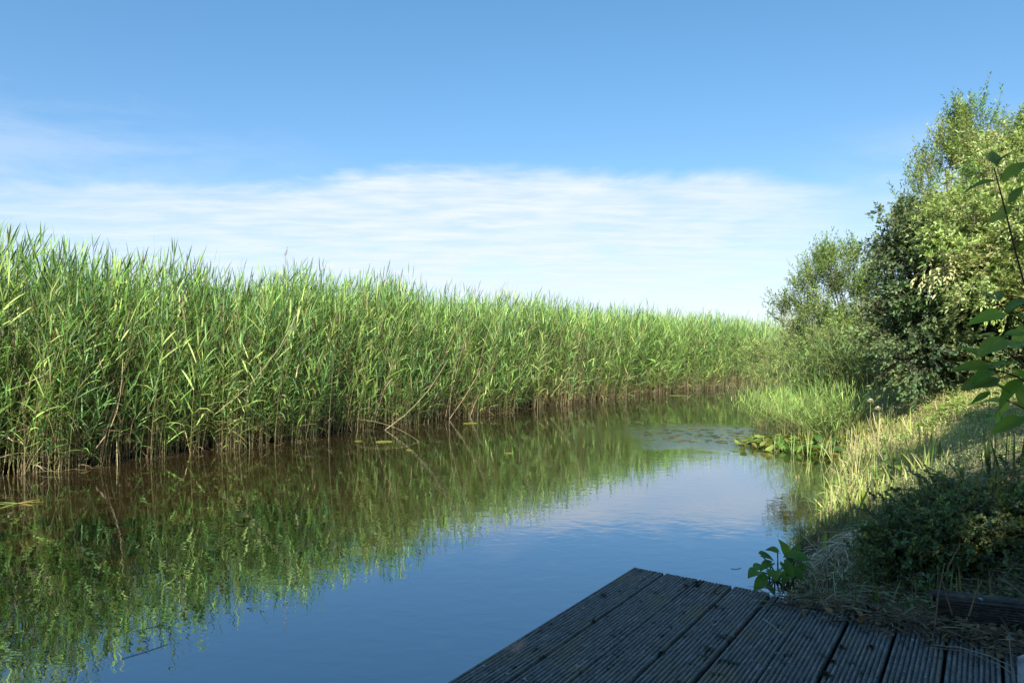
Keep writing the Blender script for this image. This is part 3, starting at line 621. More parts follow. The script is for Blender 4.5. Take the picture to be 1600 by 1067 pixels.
# water lily leaves standing out of the water by the bank
lily = [(1195, 696, .36, 46, 'yellowish lily leaves at the outer tip of the lily patch'), (1240, 703, .38, 80, 'upright glossy lily leaves in the middle of the patch'), (1290, 708, .30, 50, 'lily leaves close against the straw coloured grasses')]
for px, py, rad_, n, lab in lily:
    g = np.array(G(px, py)); e = empty('water_lily_clump', g, lab, 'water lily', 'lily clumps at the right bank')
    a1, a2 = Acc(), Acc()
    for k in range(n):
        a_ = rng.uniform(0, 6.28); r_ = rad_ * 1.25 * rng.random() ** .6; bx_, by_ = g[0] + r_ * math.cos(a_), g[1] + .9 * r_ * math.sin(a_)
        hh = rng.uniform(.01, .04) if rng.random() < .45 else rng.uniform(.05, .10 + .2 * (bx_ - g[0] + .3) * (px > 1200)); tp = np.array([bx_ + rng.normal(0, .04), by_ + rng.normal(0, .04), hh])
        tubes(a1, np.linspace([bx_, by_, -.05], tp, 3)[None], np.array([[.005, .004, .004]]), np.array([[.2, .22, .08]]), 4)
        az_ = rng.uniform(0, 6.28); tilt = rng.uniform(-.5, .7)
        place_leaf(a1, tp, [math.cos(az_), math.sin(az_), tilt], rdir(1)[0] * .6 + UP, rng.uniform(.10, .17), rng.uniform(.09, .14),
                   mixcol(1, [(.13, .26, .05), (.20, .32, .07), (.32, .38, .10), (.09, .18, .05), (.30, .28, .07), (.10, .20, .05)], .15)[0], heart=True, curl=rng.uniform(-.1, .3), fold=rng.uniform(.1, .5))
    a1.build('leaves', M_BROAD, e)
# floating pads
def pad_obj(px, py, r_, col, lab, grp):
    g = np.array(G(px, py, .004)); a1 = Acc(); k = 14; th = np.linspace(.25, 2 * np.pi - .25, k) + rng.uniform(0, 6.28)
    ring = np.stack([np.cos(th) * r_, np.sin(th) * r_ * .9, rng.uniform(0, .006, k)], -1) + g
    V_ = np.concatenate([g[None] + [0, 0, -.001], g + (ring - g) * .55 + [0, 0, .001], ring]); T = []
    for j in range(k - 1): T += [(0, 1 + j, 2 + j), (1 + j, 1 + k + j, 2 + k + j), (1 + j, 2 + k + j, 2 + j)]
    a1.add(V_, T, col); return tag(a1.build('lily_pad', M_BROAD, origin=g), lab, 'lily pad', grp)
padpx = []
for k in range(110):
    px = rng.uniform(985, 1185); c_ = 664 + (px - 985) / 200 * 14; py = c_ + rng.normal(0, 9) + 6
    pad_obj(px, py, rng.uniform(.035, .085), mixcol(1, [(.10, .15, .05), (.16, .19, .07), (.07, .10, .05), (.2, .16, .07)], .15)[0],
            'small flat lily pad floating on the ruffled water beside the lily patch', 'lily pads on the ruffled water')
for px, py, r_, lab in [(600, 690, .13, 'yellow green algae patch floating below the broken reed stalk'), (560, 689, .06, 'thin floating algae scrap near the reed edge'), (640, 703, .05, 'small yellow scrap floating in open water by the reeds'),
                        (735, 661, .14, 'yellow green algae patch floating by the middle reeds'), (1060, 618, .3, 'pale green floating patch at the far water edge'), (795, 708, .05, 'pale scrap floating on the dark reflection')]:
    o = pad_obj(px, py, r_, (.30, .31, .08) if px != 1060 else (.2, .28, .08), lab, 'floating patches'); o.name = 'floating_algae'; o['category'] = 'algae'

# heart-leaved plant at the jetty corner
g0 = np.array(G(1222, 922, .1)); e = empty('broad_leaved_water_plant', g0, 'glossy broad leaved plant growing at the corner between jetty and bank', 'plant')
hl = [(1190, 868, 3.75, 1, -.2), (1215, 862, 3.8, -.8, .3), (1235, 868, 3.75, .9, .4), (1205, 880, 3.7, -1, -.3), (1225, 880, 3.65, .3, -.5), (1183, 893, 3.65, -1, -.1), (1200, 896, 3.62, .8, -.3),
      (1245, 874, 3.8, 1, .2), (1252, 884, 3.75, 1, -.3), (1212, 892, 3.6, -.3, -.4), (1193, 905, 3.6, -.7, -.5), (1240, 890, 3.7, .4, -.4), (1228, 864, 3.85, -.2, .6)]
for px, py, y_, dx, dz in hl + [(a + rng.uniform(-6, 14), b_ + rng.uniform(2, 18), c_ + .05, -d_, e_) for a, b_, c_, d_, e_ in hl[::2]]:
    tp = np.array(P(px, py, y_)); a1 = Acc()
    bs = g0 + rng.normal(0, .05, 3) * [1, 1, 0]; u = np.linspace(0, 1, 5)[:, None]; st = bs * (1 - u) + tp * u + np.array([0, 0, .03]) * np.sin(np.pi * u)
    a2 = Acc(); tubes(a2, st[None], np.linspace(.005, .003, 5)[None], np.array([[.13, .19, .06]]), 5)
    place_leaf(a1, tp, [dx, rng.uniform(-.7, .1), dz], [rng.normal(0, .3), -.35, 1], rng.uniform(.06, .088), rng.uniform(.052, .07), mixcol(1, [(.16, .32, .06), (.20, .38, .07)], .1)[0], heart=True, curl=.25, fold=.35, wave=.02)
    lo = a1.build('leaf', M_BROAD, e); a2.build('leaf_stalk', M_BROAD, lo).location = (0, 0, 0)
# iris shoots
iris = [(1292, 868, .17, 5, 'short bright green iris shoot at the water edge below the sunny bank'), (1345, 800, .22, 7, 'bright green leaf clump where sun and shade meet on the bank'), (1395, 742, .42, 5, 'yellow green iris shoot standing in the sunny straw'),
        (1352, 690, .4, 5, 'yellow green iris shoot near the cream flower heads'), (1385, 688, .4, 4, 'iris shoot beside the dark bush foot'), (1405, 682, .4, 4, 'slender iris shoot under the dark bush'),
        (1365, 560, .0, 0, ''), (1545, 745, .35, 5, 'green sword leaved shoot in the shaded ground cover'), (1580, 740, .32, 4, 'green sword leaved shoot in the shade at the picture edge'), (1470, 720, .25, 6, 'dark green grass shoot at the shadow line')]
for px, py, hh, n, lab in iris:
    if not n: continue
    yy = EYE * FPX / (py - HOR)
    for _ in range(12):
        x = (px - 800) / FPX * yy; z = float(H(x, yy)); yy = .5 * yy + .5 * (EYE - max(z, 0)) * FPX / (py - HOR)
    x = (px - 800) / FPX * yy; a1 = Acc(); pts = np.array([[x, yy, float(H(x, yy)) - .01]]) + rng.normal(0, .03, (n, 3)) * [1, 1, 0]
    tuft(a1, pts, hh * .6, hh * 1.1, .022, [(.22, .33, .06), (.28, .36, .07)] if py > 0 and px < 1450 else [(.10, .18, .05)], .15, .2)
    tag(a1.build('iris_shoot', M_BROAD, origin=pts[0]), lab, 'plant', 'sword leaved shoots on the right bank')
# cream flower heads
for px, py, lab in [(1360, 628, 'upper cream flower head at the foot of the dark bush'), (1372, 640, 'lower cream flower head at the foot of the dark bush')]:
    c = np.array(P(px, py, 9.2)); e = empty('cream_flower', (c[0], c[1], float(H(c[0], c[1]))), lab, 'flower', 'cream flower heads')
    a1 = Acc(); n = 60; d_ = rdir(n); d_[:, 2] = np.abs(d_[:, 2]); ribbons(a1, c + d_ * .02, d_, .035, .018, .1, mixcol(n, [(.7, .66, .5)], .08), 2, 'oval'); a1.build('flower_head', M_DRY, e)
    a1 = Acc(); tubes(a1, np.linspace([c[0], c[1], float(H(c[0], c[1]))], c, 4)[None], np.full((1, 4), .004), np.array([[.2, .22, .08]]), 4); a1.build('stem', M_REED, e)

def weeds():
    for k in range(16):
        s_ = rng.uniform(6.6, 10.5); t_ = float(tR(s_)) + rng.uniform(.25, 2.6); x, y = ST(s_, t_); z = float(H(x, y)); a1 = Acc(); n = rng.integers(10, 22)
        for _ in range(n):
            a_ = rng.uniform(0, 6.28); rr = rng.uniform(.0, .09); h_ = rng.uniform(.04, .22)
            place_leaf(a1, (x + rr * math.cos(a_), y + rr * math.sin(a_), z + h_), [math.cos(a_), math.sin(a_), rng.uniform(-.2, .9)], UP + rdir(1)[0] * .4, rng.uniform(.05, .13), rng.uniform(.03, .06), mixcol(1, [(.22, .36, .07), (.30, .42, .09), (.16, .28, .06)], .1)[0], curl=.3, fold=.3, nu=5, nv=3)
        tubes(a1, np.array([[[x, y, z - .02], [x, y, z + .1], [x + .01, y, z + .2]]]), np.array([[.005, .004, .003]]), np.array([[.2, .25, .08]]), 4)
        tag(a1.build('leafy_weed', M_BROAD, origin=(x, y, z)), 'small leafy green weed growing in the straw coloured grass of the sunny bank', 'weed', 'leafy weeds on the sunny bank')
# bank vegetation that nobody could count
STRAW = [(.46, .38, .20), (.38, .30, .15), (.52, .45, .28), (.30, .24, .12)]
acc = Acc()
p, s, t = scat(34000, 5.4, 15, -3.4, 3.2); dr = t - tR(s); k = (dr > -.05) & (dr < 4.5); p = p[k]
tuft(acc, p, .04, .17, .008, [(.50, .46, .22), (.38, .44, .14), (.27, .38, .09), (.62, .54, .30)], .8, .8, 3)
p, s, t = scat(5200, 5.6, 12, -2.4, .4); dr = t - tR(s); k = (dr > -.06) & (dr < .75); p = p[k]
gm = bump(p[:, 0] * .8 + 3, p[:, 1] * .9) > -.05
tuft(acc, p[gm], .10, .38, .012, [(.26, .36, .09), (.36, .42, .12), (.20, .29, .08), (.42, .42, .16)], .5, .7, 4); p = p[~gm]
tuft(acc, p, .08, .34, .011, [(.48, .44, .2), (.36, .38, .13), (.28, .34, .10), (.52, .44, .26)], .6, .7, 4)
p, s, t = scat(6000, 11, 30, -5, 3); dr = t - tR(s); k = (dr > -.05) & (dr < 4); p = p[k]
tuft(acc, p, .2, .7, .014, RG + [(.4, .36, .2)], .3, .5, 3)
p, s, t = scat(3000, 3.25, 6.0, -1.2, .3); dr = t - tR(s); hc = G(1335, 870, .22); k = (dr > .02) & (dr < .9) & (np.hypot(p[:, 0] - hc[0], p[:, 1] - hc[1]) > .3); p = p[k]
tuft(acc, p, .04, .2, .006, [(.12, .17, .05), (.17, .22, .07), (.3, .26, .13)], .5, .5, 3)
tag(acc.build('bank_grass', M_REED), 'thin yellow green grass on the sunlit right bank', None, None, 'stuff')
# small-leaved ground cover over the bank
acc = Acc(); p, s, t = scat(90000, 3.3, 11.5, -1.0, 3.8); dr = t - tR(s)
k = (dr > .45 + .25 * np.sin(s * 4)) & (dr < 4.5) ; p, s, t = p[k], s[k], t[k]; n = len(p); lay = .10 + .07 * bump(p[:, 0] * 1.3, p[:, 1] * 1.3)
p[:, 2] += np.abs(lay) * rng.random(n) ** .5
D = rdir(n); D[:, 2] = np.abs(D[:, 2]) * .8
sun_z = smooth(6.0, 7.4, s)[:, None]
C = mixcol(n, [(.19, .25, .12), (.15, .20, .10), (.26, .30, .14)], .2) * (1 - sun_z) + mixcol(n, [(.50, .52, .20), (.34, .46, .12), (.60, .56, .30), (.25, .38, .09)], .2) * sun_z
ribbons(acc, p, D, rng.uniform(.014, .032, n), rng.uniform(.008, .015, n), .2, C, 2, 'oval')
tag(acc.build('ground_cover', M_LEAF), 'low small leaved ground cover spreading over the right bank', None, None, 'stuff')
# cotoneaster-like low bushes in the shade by the jetty
for cx_, cy_, r1, lab in [(1500, 850, .36, 'dark low bush hanging over the ribbed board'), (1450, 870, .24, 'dark low bush beside the straw heap'), (1580, 835, .42, 'dark low bush in the shade at the picture edge')]:
    c = np.array(P(cx_, cy_, 3.35 if cy_ > 820 else 4.2)); zb = float(H(c[0], c[1]))
    shrub('spreading_bush', lab, 'bush', (c[0], c[1], zb), [(c[0], c[1], max(c[2] - .05, zb + .05), r1, r1, .13), (c[0] + r1 * .5, c[1] + .1, zb + .12, r1 * .7, r1 * .7, .14), (c[0] - r1 * .5, c[1] - .05, zb + .06, r1 * .6, r1 * .6, .12)],
          int(1350 * r1 / .4), (.024, .014), 16, .09, [(.17, .24, .10), (.21, .28, .11), (.13, .19, .09), (.34, .38, .12)], up=.45, out=.7, trunk=.012, clusters=100, spread=.07, group='low bushes in the shade', zmin=.0)
# straw heap
acc = Acc(); n = 3200; c = np.array(G(1340, 872, .22)); rr = rng.normal(0, 1, (n, 2)) * [.17, .2]
x = c[0] + rr[:, 0]; y = c[1] + rr[:, 1]; p = np.stack([x, y, H(x, y) + rng.uniform(.0, .16, n) * np.exp(-(rr[:, 0] ** 2 + rr[:, 1] ** 2) / .08)], -1)
ph = rng.normal(-.9, .9, n); D = np.stack([np.cos(ph), np.sin(ph), rng.normal(.12, .25, n)], -1)
ribbons(acc, p, D, rng.uniform(.06, .3, n), rng.uniform(.003, .007, n), rng.uniform(.1, .5, n), mixcol(n, [(.66, .57, .38), (.50, .42, .28), (.70, .62, .45), (.30, .24, .17)], .2), 3, 'strip', rng.normal(0, .8, n))
tag(acc.build('straw_heap', M_DRY, origin=(c[0], c[1], float(H(c[0], c[1])))), 'tangled heap of dry straw on the bank above the jetty corner', 'straw heap', None, 'stuff')
weeds()
# litter along the deck's end
acc = Acc(); n = 1000; s = 3.06 + rng.normal(0, .09, n) - .12 * rng.random(n) * 1; t = rng.uniform(-.72, .25, n); s = s - .13 * np.clip(t + .6, 0, 1)
x, y = ST(s, t); p = np.stack([x, y, np.maximum(H(x, y), np.where(s < 3.02, .402, 0)) + rng.uniform(0, .025, n)], -1); ph = rng.uniform(0, 6.28, n)
ribbons(acc, p, np.stack([np.cos(ph), np.sin(ph), rng.normal(.1, .15, n)], -1), rng.uniform(.02, .14, n), rng.uniform(.002, .006, n), .12, mixcol(n, [(.16, .12, .07), (.3, .24, .14), (.09, .07, .05), (.22, .15, .08)], .25), 2, 'strip', rng.normal(0, .6, n))
n = 500; s = 3.02 + rng.normal(0, .09, n); t = rng.uniform(-.6, .3, n); s = s - .12 * np.clip(t + .6, 0, 1); x, y = ST(s, t); ph = rng.uniform(0, 6.28, n)
p = np.stack([x, y, np.maximum(H(x, y), np.where(s < 3.02, .404, 0)) + rng.uniform(0, .02, n)], -1)
ribbons(acc, p, np.stack([np.cos(ph), np.sin(ph), rng.normal(.1, .3, n)], -1), rng.uniform(.02, .045, n), rng.uniform(.012, .025, n), .2, mixcol(n, [(.2, .13, .07), (.12, .09, .05), (.32, .2, .1)], .2), 3, 'oval', rng.normal(0, .5, n))
n = 1800; s = rng.uniform(3.02, 3.75, n); t = rng.uniform(-.85, .5, n); x, y = ST(s, t); ph = rng.uniform(0, 6.28, n)
ribbons(acc, np.stack([x, y, H(x, y) + rng.uniform(0, .03, n)], -1), np.stack([np.cos(ph), np.sin(ph), rng.normal(.15, .25, n)], -1), rng.uniform(.03, .2, n), rng.uniform(.003, .008, n), .2, mixcol(n, [(.34, .27, .17), (.22, .17, .10), (.45, .37, .24), (.14, .11, .07)], .25), 3, 'strip', rng.normal(0, .6, n))
n = 1300; s = rng.uniform(3.04, 3.8, n); t = rng.uniform(-.85, .5, n); x, y = ST(s, t); ph = rng.uniform(0, 6.28, n)
ribbons(acc, np.stack([x, y, H(x, y) + rng.uniform(0, .05, n)], -1), np.stack([np.cos(ph), np.sin(ph), rng.normal(.5, .4, n)], -1), rng.uniform(.02, .05, n), rng.uniform(.01, .02, n), .3, mixcol(n, [(.12, .22, .06), (.18, .28, .08), (.24, .17, .10)], .2), 2, 'oval', rng.normal(0, .6, n))
tag(acc.build('leaf_litter', M_DRY), 'brown leaf and straw litter along the end of the jetty', None, None, 'stuff')

# ------------------------------------------------------------------ jetty
DZ = 0.4; PW = 0.1546; BW = 0.146
c0 = G(990, 886, DZ); s_end, t_left = TS(c0[0], c0[1])
jr = empty('jetty', (*ST(s_end - 1.5, t_left + .9), 0), 'dark grooved timber jetty reaching out over the water in the shade', 'jetty')
def ribbed(length, width, thick, nr=10, gd=.011):
    """board cross-section with routed grooves, swept along its length (x), with a slightly worn end"""
    prof = []; g = width / nr
    for i in range(nr):
        a = -width / 2 + i * g
        prof += [(a + g * .12, -gd if i else -gd * .4), (a + g * .18, 0), (a + g * .74, .0), (a + g * .80, -gd if i < nr - 1 else -gd * .4)]
    prof += [(width / 2, -gd * .8), (width / 2, -thick), (-width / 2, -thick), (-width / 2, -gd * .8)]
    pr = np.array(prof); k = len(pr); xs = np.linspace(0, length, 13); V_ = []
    for x_ in xs: V_.append(np.c_[np.full(k, x_), pr])
    V_ = np.concatenate(V_); V_[-k:, 0] += rng.uniform(-.004, .004, k); T = []
    for i in range(len(xs) - 1):
        for j in range(k):
            a, b_, c_, d_ = i * k + j, i * k + (j + 1) % k, (i + 1) * k + (j + 1) % k, (i + 1) * k + j
            T += [(a, b_, c_), (a, c_, d_)]
    # end caps: fan from a lower centre
    for off in (0, (len(xs) - 1) * k):
        V_ = np.concatenate([V_, [[V_[off, 0], 0, -thick * .6]]]); m = len(V_) - 1
        for j in range(k): T.append((off + j, off + (j + 1) % k, m))
    return V_, T
def oriented(name, V_, T, mat, parent, loc, ang, roll=0.0, sub=None):
    a1 = Acc(); a1.add(V_, T, (.1, .1, .1)); o = a1.build(name, mat, None, shade=False)
    o.location = Vector(loc) - (parent_world(parent) if parent else Vector((0, 0, 0))); o.rotation_euler = (roll, 0, ang)
    if parent: o.parent = parent
    return o
ang = math.atan2(SN, CS)
for i in range(14):
    t_c = t_left + BW / 2 + i * PW; de = [0, .0, -.004, .003, -.02, -.01, 0, -.01, 0, 0, 0, 0, 0, 0][i]; ln = 4.6
    V_, T = ribbed(ln, BW, .028)
    x_, y_ = ST(s_end - ln + de, t_c); 
    oriented('board', V_, T, M_DECK, jr, (x_, y_, DZ + rng.uniform(-.0015, .0015)), ang + rng.uniform(-.0008, .0008))
def boxv(l, w_, h): 
    V_ = np.array([(x_, y_, z_) for x_ in (0, l) for y_ in (-w_ / 2, w_ / 2) for z_ in (-h, 0)], float)
    return V_, [(0, 1, 3), (0, 3, 2), (4, 6, 7), (4, 7, 5), (0, 4, 5), (0, 5, 1), (2, 3, 7), (2, 7, 6), (1, 5, 7), (1, 7, 3), (0, 2, 6), (0, 6, 4)]
for sb in (.12, 1.2, 2.4, 3.6):
    V_, T = boxv(14 * PW - .06, .07, .14); x_, y_ = ST(s_end - sb, t_left + .03); oriented('bearer', V_, T, M_BOARD, jr, (x_, y_, DZ - .0295), ang - math.pi / 2)
    for tb in (.06, 1.9):
        V_, T = boxv(.09, .09, 1.15); x_, y_ = ST(s_end - sb - .1, t_left + tb); oriented('pile', V_, T, M_BOARD, jr, (x_, y_, DZ - .03), ang)
# screws on the boards
a1 = Acc()
for i in range(9):
    for sb in (.12, 1.2):
        for o_ in (-.045, .045):
            x_, y_ = ST(s_end - sb, t_left + BW / 2 + i * PW + o_); th = np.linspace(0, 2 * np.pi, 9)[:-1]
            ring = np.stack([x_ + .0055 * np.cos(th), y_ + .0055 * np.sin(th), np.full(8, DZ + .0018)], -1); a1.add(np.concatenate([[[x_, y_, DZ + .0022]], ring]), [(0, 1 + k, 1 + (k + 1) % 8) for k in range(8)], (.2, .2, .2))
sc_o = a1.build('screws', M_POST, jr); sc_o['kind'] = 'stuff'
# ribbed retaining board with a capping board, right of the jetty's end
A = np.array(G(1470, 972, DZ)); Bp = np.array(P(1640, 990, A[1] - .12)); dv = Bp - A; ra = math.atan2(dv[1], dv[0])
rb = empty('retaining_board', A, 'ribbed dark timber board set on edge against the bank beside the jetty', 'board')
V_, T = ribbed(1.3, .11, .028, 12, .002); o = oriented('face_board', V_, T, M_BOARD, rb, (A[0], A[1] + .02, DZ + .026), ra, R(84))
V_, T = ribbed(1.3, .05, .03, 4, .002); oriented('cap_board', V_, T, M_BOARD, rb, (A[0] + .01, A[1] + .075, DZ + .09), ra, R(4))
# grey post at the corner
g = np.array(G(1606, 1130, DZ)); V_, T = boxv(.05, .05, .9)
pp = empty('grey_post', (g[0], g[1], DZ), 'grey weathered post at the near edge of the jetty', 'post')
oriented('post_shaft', V_, T, M_POST, pp, (g[0], g[1], DZ + .17), .5)
# moss tufts and small things on the deck
for k in range(26):
    i = rng.integers(0, 9); s_ = s_end - rng.uniform(.05, 1.7); t_ = t_left + (i + 1) * PW - .005 + rng.normal(0, .012 if k % 3 else .05)
    x_, y_ = ST(s_, t_); a1 = Acc(); n = 90; rr = rng.uniform(.007, .019); d_ = rdir(n); d_[:, 2] = np.abs(d_[:, 2])
    ribbons(a1, np.array([x_, y_, DZ]) + d_ * [rr, rr, rr * .35] * rng.random((n, 1)), d_, .008, .003, .1, mixcol(n, [(.045, .05, .018), (.07, .075, .03), (.03, .03, .015)], .2), 2, 'oval')
    tag(a1.build('moss_clump', M_DRY, origin=(x_, y_, DZ)), 'tiny dark moss clump growing on the jetty boards', 'moss', 'moss clumps on the jetty')
def stick(name, pix, z, r_, col, lab, cat, grp=None, dz=0.0):
    pts = np.array([G(a, b_, z) for a, b_ in pix]); 
    for j in range(len(pts)): pts[j, 2] = z + r_ + dz * math.sin(math.pi * j / (len(pts) - 1))
    a1 = Acc(); tubes(a1, pts[None], np.full((1, len(pts)), r_), np.array([col]), 6); return tag(a1.build(name, M_DRY, origin=pts[0]), lab, cat, grp)
stick('twig', [(1192, 967), (1201, 973), (1208, 978), (1222, 990)], DZ, .0016, (.6, .56, .5), 'short pale bent twig lying on the fourth jetty board', 'twig')
stick('dry_stalk', [(1456, 1008), (1500, 1020), (1545, 1033), (1582, 1042)], DZ, .0017, (.5, .44, .34), 'longest pale stalk lying across the jetty boards', 'stalk', 'dry stalks on the jetty', .02)
stick('dry_stalk', [(1448, 1011), (1510, 1022), (1560, 1042), (1590, 1058)], DZ, .0012, (.42, .37, .28), 'thin stalk lying just below the longest pale stalk', 'stalk', 'dry stalks on the jetty', .01)
stick('dry_stalk', [(1350, 983), (1385, 987), (1420, 985)], DZ, .0018, (.25, .2, .15), 'short brown stalk at the litter edge of the jetty', 'stalk', 'dry stalks on the jetty')
stick('dry_stalk', [(1308, 965), (1305, 930), (1302, 895)], DZ, .0014, (.45, .38, .28), 'thin stalk propped upright against the jetty end', 'stalk', None, .0)
for pts_, lab in [([(1488, 960), (1472, 905), (1500, 850)], 'brown stalk rising in front of the left end of the ribbed board'), ([(1514, 962), (1524, 930), (1535, 905)], 'thin pale twig leaning against the middle of the ribbed board'), ([(1462, 975), (1466, 930), (1476, 880)], 'thin brown stalk beside the end of the ribbed board')]:
    a1 = Acc(); q_ = np.array([P(a, b_, 2.42) for a, b_ in pts_]); u = np.linspace(0, 1, 7); tubes(a1, np.stack([np.interp(u, [0, .5, 1], q_[:, j]) for j in range(3)], -1)[None], np.linspace(.003, .0015, 7)[None], np.array([[.32, .23, .14]]), 5)
    tag(a1.build('dry_stalk', M_DRY, origin=q_[0]), lab, 'stalk', 'dry stalks leaning on the ribbed board')
for k in range(14):
    s_ = s_end - rng.uniform(.1, 1.6); t_ = t_left + rng.uniform(.05, 1.5); x_, y_ = ST(s_, t_); a1 = Acc(); a_ = rng.uniform(0, 6.28)
    place_leaf(a1, (x_, y_, DZ + .006), [math.cos(a_), math.sin(a_), .05], UP, rng.uniform(.012, .03), rng.uniform(.006, .014), mixcol(1, [(.30, .20, .10), (.42, .36, .22), (.2, .13, .08)])[0], curl=-.2, fold=.5, nu=5, nv=3)
    tag(a1.build('fallen_leaf', M_DRY, origin=(x_, y_, DZ)), 'tiny dry curled leaf lying on the grooved jetty boards', 'leaf', 'dry leaves on the jetty')
# upright stalk with seed head near the post
p0 = np.array(G(1583, 1080, DZ)); p1 = np.array(P(1577, 996, p0[1]))
a1 = Acc(); tubes(a1, np.linspace(p0, p1, 5)[None], np.full((1, 5), .0014), np.array([[.4, .4, .33]]), 5); d_ = rdir(30); ribbons(a1, p1 + d_ * .002, d_ + UP, .012, .004, .2, mixcol(30, [(.4, .42, .36)]), 2, 'oval')
tag(a1.build('seed_head_stalk', M_DRY, origin=p0), 'thin upright stalk with a small pale seed head at the jetty edge', 'plant')
# floating debris
fl = [([(1142, 888), (1150, 889), (1158, 887)], 'dark twig floating near the broad leaved plant'), ([(190, 1029), (230, 1017), (262, 1006)], 'pale stem floating on the dark near reflection'), ([(213, 985), (240, 979), (256, 975)], 'bluish stem floating behind the pale floating stem')]
for pix, lab in fl: stick('driftwood', pix, 0.001, .0012, (.25, .27, .22) if pix[0][0] < 1000 else (.03, .03, .03), lab, 'stem', 'stems floating on the water')
g = np.array(G(28, 786, .01)); a1 = Acc(); dd = np.array([[-1, -.5, .1], [-.9, .2, .05], [1, .3, .1], [.5, .6, .1], [-.3, -1, .02], [.9, -.3, 0.02]])
ribbons(a1, np.tile(g, (6, 1)), dd, [.35, .3, .22, .2, .2, .22], .022, .1, [(.35, .42, .14), (.3, .4, .12), (.4, .4, .1), (.42, .38, .12), (.3, .36, .1), (.4, .25, .12)], 4, 'blade')
tag(a1.build('floating_reed_shoot', M_REED, origin=g), 'broken yellow green reed shoot floating before the nearest reeds', 'reed')
# thin stems in the water in front of the lily patch
a_pts = [(1195, 702, .25), (1215, 706, .32), (1238, 710, .4), (1262, 712, .45), (1285, 716, .45), (1302, 722, .5), (1180, 690, .2), (1225, 696, .42), (1250, 700, .45), (1285, 765, .42), (1300, 780, .36), (1232, 745, .10), (1245, 748, .09), (1315, 790, .3), (1262, 740, .25), (1330, 800, .34)]
for j, (px, py, hh) in enumerate(a_pts):
    g = np.array(G(px, py)); a1 = Acc(); n = 3 if py > 730 else 9
    tuft(a1, g[None] + rng.normal(0, .02, (n, 3)) * [1, 1, 0], hh * .6, hh, .009, [(.28, .40, .11), (.4, .38, .16)], .25, .5)
    tag(a1.build('waterside_sprig', M_REED, origin=g), 'thin green sprig rising from the water below the grassy bank', 'plant', 'thin sprigs standing in the water')

# ------------------------------------------------------------------ foreground dogwood branches
db = on(1.62, 1.45); dg = empty('dogwood', db, 'leafy red stemmed shrub reaching in from the picture edge close to the viewer', 'shrub')
YD = 1.45
stems_ = [[(1720, 760, 1.35), (1660, 560, 1.4), (1605, 470, 1.42), (1570, 325, 1.45), (1553, 262, 1.46)],
          [(1720, 760, 1.35), (1650, 620, 1.38), (1600, 570, 1.42), (1560, 540, 1.45), (1527, 552, 1.47)],
          [(1720, 760, 1.35), (1650, 640, 1.38), (1600, 590, 1.42), (1545, 575, 1.45), (1500, 575, 1.47)],
          [(1720, 760, 1.35), (1660, 680, 1.36), (1605, 640, 1.38), (1572, 625, 1.4)],
          [(1660, 560, 1.4), (1610, 510, 1.44), (1573, 490, 1.46), (1556, 470, 1.47)]]
for st in stems_:
    a1 = Acc()
    q_ = np.array([P(*v) for v in st]); u = np.linspace(0, 1, 12); kk = np.linspace(0, 1, len(q_))
    pts = np.stack([np.interp(u, kk, q_[:, j]) for j in range(3)], -1); pts[1:-1] = (pts[:-2] + 2 * pts[1:-1] + pts[2:]) / 4
    tubes(a1, pts[None], np.linspace(.0026, .0012, 12)[None], np.array([[.16, .10, .05]]), 6); a1.build('stem', M_TWIG, dg)
q0 = np.array(P(1720, 760, 1.35)); a1 = Acc(); tubes(a1, np.linspace(np.array(db) - [0, 0, .03], q0, 6)[None], np.linspace(.008, .004, 6)[None], np.array([[.12, .06, .04]]), 6)
a1.build('main_stem', M_TWIG, dg)
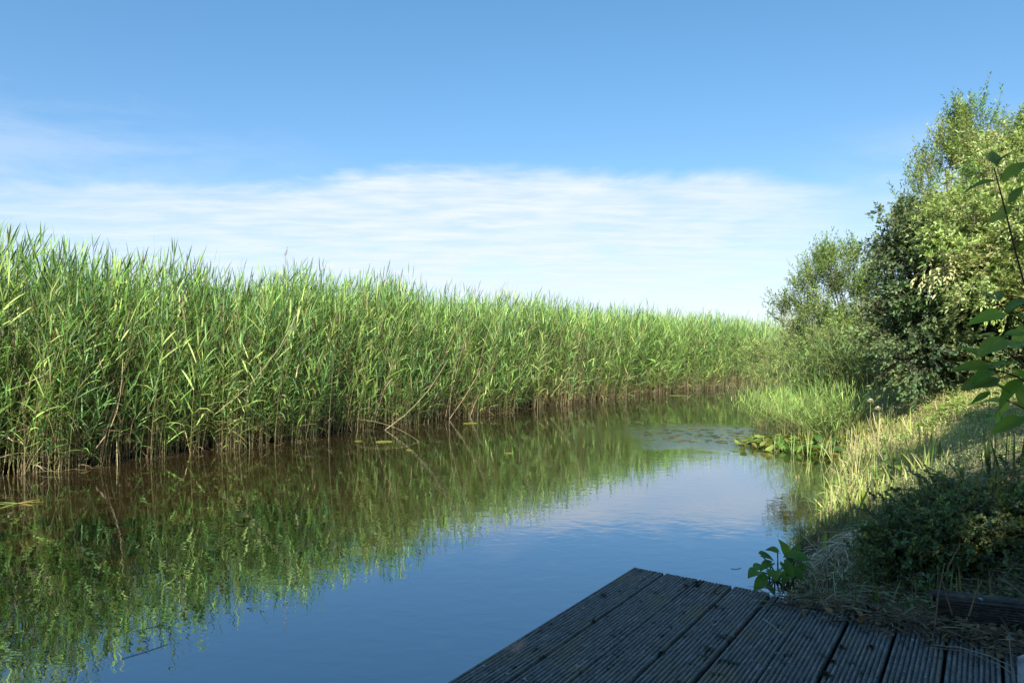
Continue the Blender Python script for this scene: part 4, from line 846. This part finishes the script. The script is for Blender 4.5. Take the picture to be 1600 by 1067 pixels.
dl = [  # base px,py -> tip px,py, width factor, tip depth offset, curl
    (1556, 258, 1550, 232, .6, .04, .1), (1556, 257, 1577, 240, .6, .0, .1), (1557, 260, 1543, 240, .5, .06, .1),
    (1560, 283, 1509, 300, .42, -.01, .35), (1566, 282, 1612, 248, .6, .0, .2), (1576, 318, 1590, 300, .9, -.02, .2), (1582, 322, 1545, 352, .55, .0, .1), (1592, 350, 1640, 340, .6, .0, .2), (1600, 390, 1650, 420, .6, 0, .1),
    (1556, 470, 1528, 450, .35, .05, .2), (1558, 470, 1566, 452, .4, .05, .1), (1572, 490, 1605, 462, .5, .03, .2), (1570, 490, 1534, 515, .55, -.04, .5), (1573, 488, 1588, 476, .6, .0, .5), (1576, 492, 1625, 505, .6, 0, .2),
    (1575, 525, 1536, 538, .5, .02, -.1), (1572, 530, 1530, 560, .55, -.06, .15), (1560, 522, 1528, 524, .4, .02, 0), (1600, 520, 1565, 524, .35, -.05, .0), (1527, 553, 1493, 538, .45, .04, .0), (1527, 556, 1516, 542, .5, .04, .0),
    (1552, 570, 1487, 583, .45, -.03, .15), (1560, 577, 1600, 560, .6, -.02, .2), (1545, 578, 1576, 560, .6, .02, .1), (1550, 577, 1522, 600, .5, -.05, .2), (1560, 590, 1490, 612, .5, -.06, -.1), (1570, 590, 1600, 585, .6, 0, .1),
    (1550, 598, 1575, 612, .5, -.02, .2), (1548, 612, 1518, 633, .5, .0, .2), (1600, 590, 1560, 640, .5, -.03, .3), (1575, 620, 1568, 655, .7, 0, .3), (1572, 625, 1540, 628, .5, .02, .2), (1600, 651, 1551, 683, .42, -.05, .15),
    (1600, 640, 1590, 615, .6, 0, .2), (1605, 600, 1590, 570, .7, -.04, .2), (1562, 640, 1558, 660, .45, .02, .1), (1604, 535, 1580, 545, .7, -.06, .1), (1592, 600, 1612, 640, .8, -.05, .2), (1585, 545, 1600, 500, .6, 0, .1)]
for bx, by, tx, ty, wf, dy, cu in dl:
    b_ = np.array(P(bx, by, YD)); t_ = np.array(P(tx, ty, YD + dy)); d_ = t_ - b_; Ln = float(np.linalg.norm(d_)); Ln = max(Ln * .9, .04)
    a1 = Acc(); nv = np.array([rng.normal(0, .25), -.55 + rng.normal(0, .25), .8])
    d2 = d_ / np.linalg.norm(d_) + UP * cu * .8
    place_leaf(a1, b_, d2, nv, Ln * 1.02, Ln * wf * .66, mixcol(1, [(.28, .46, .08), (.36, .54, .11), (.20, .36, .07), (.50, .64, .18)], .1)[0], curl=cu, fold=rng.uniform(.15, .4), wave=.015, nu=12, nv=7)
    a1.build('leaf', M_BROAD, dg)
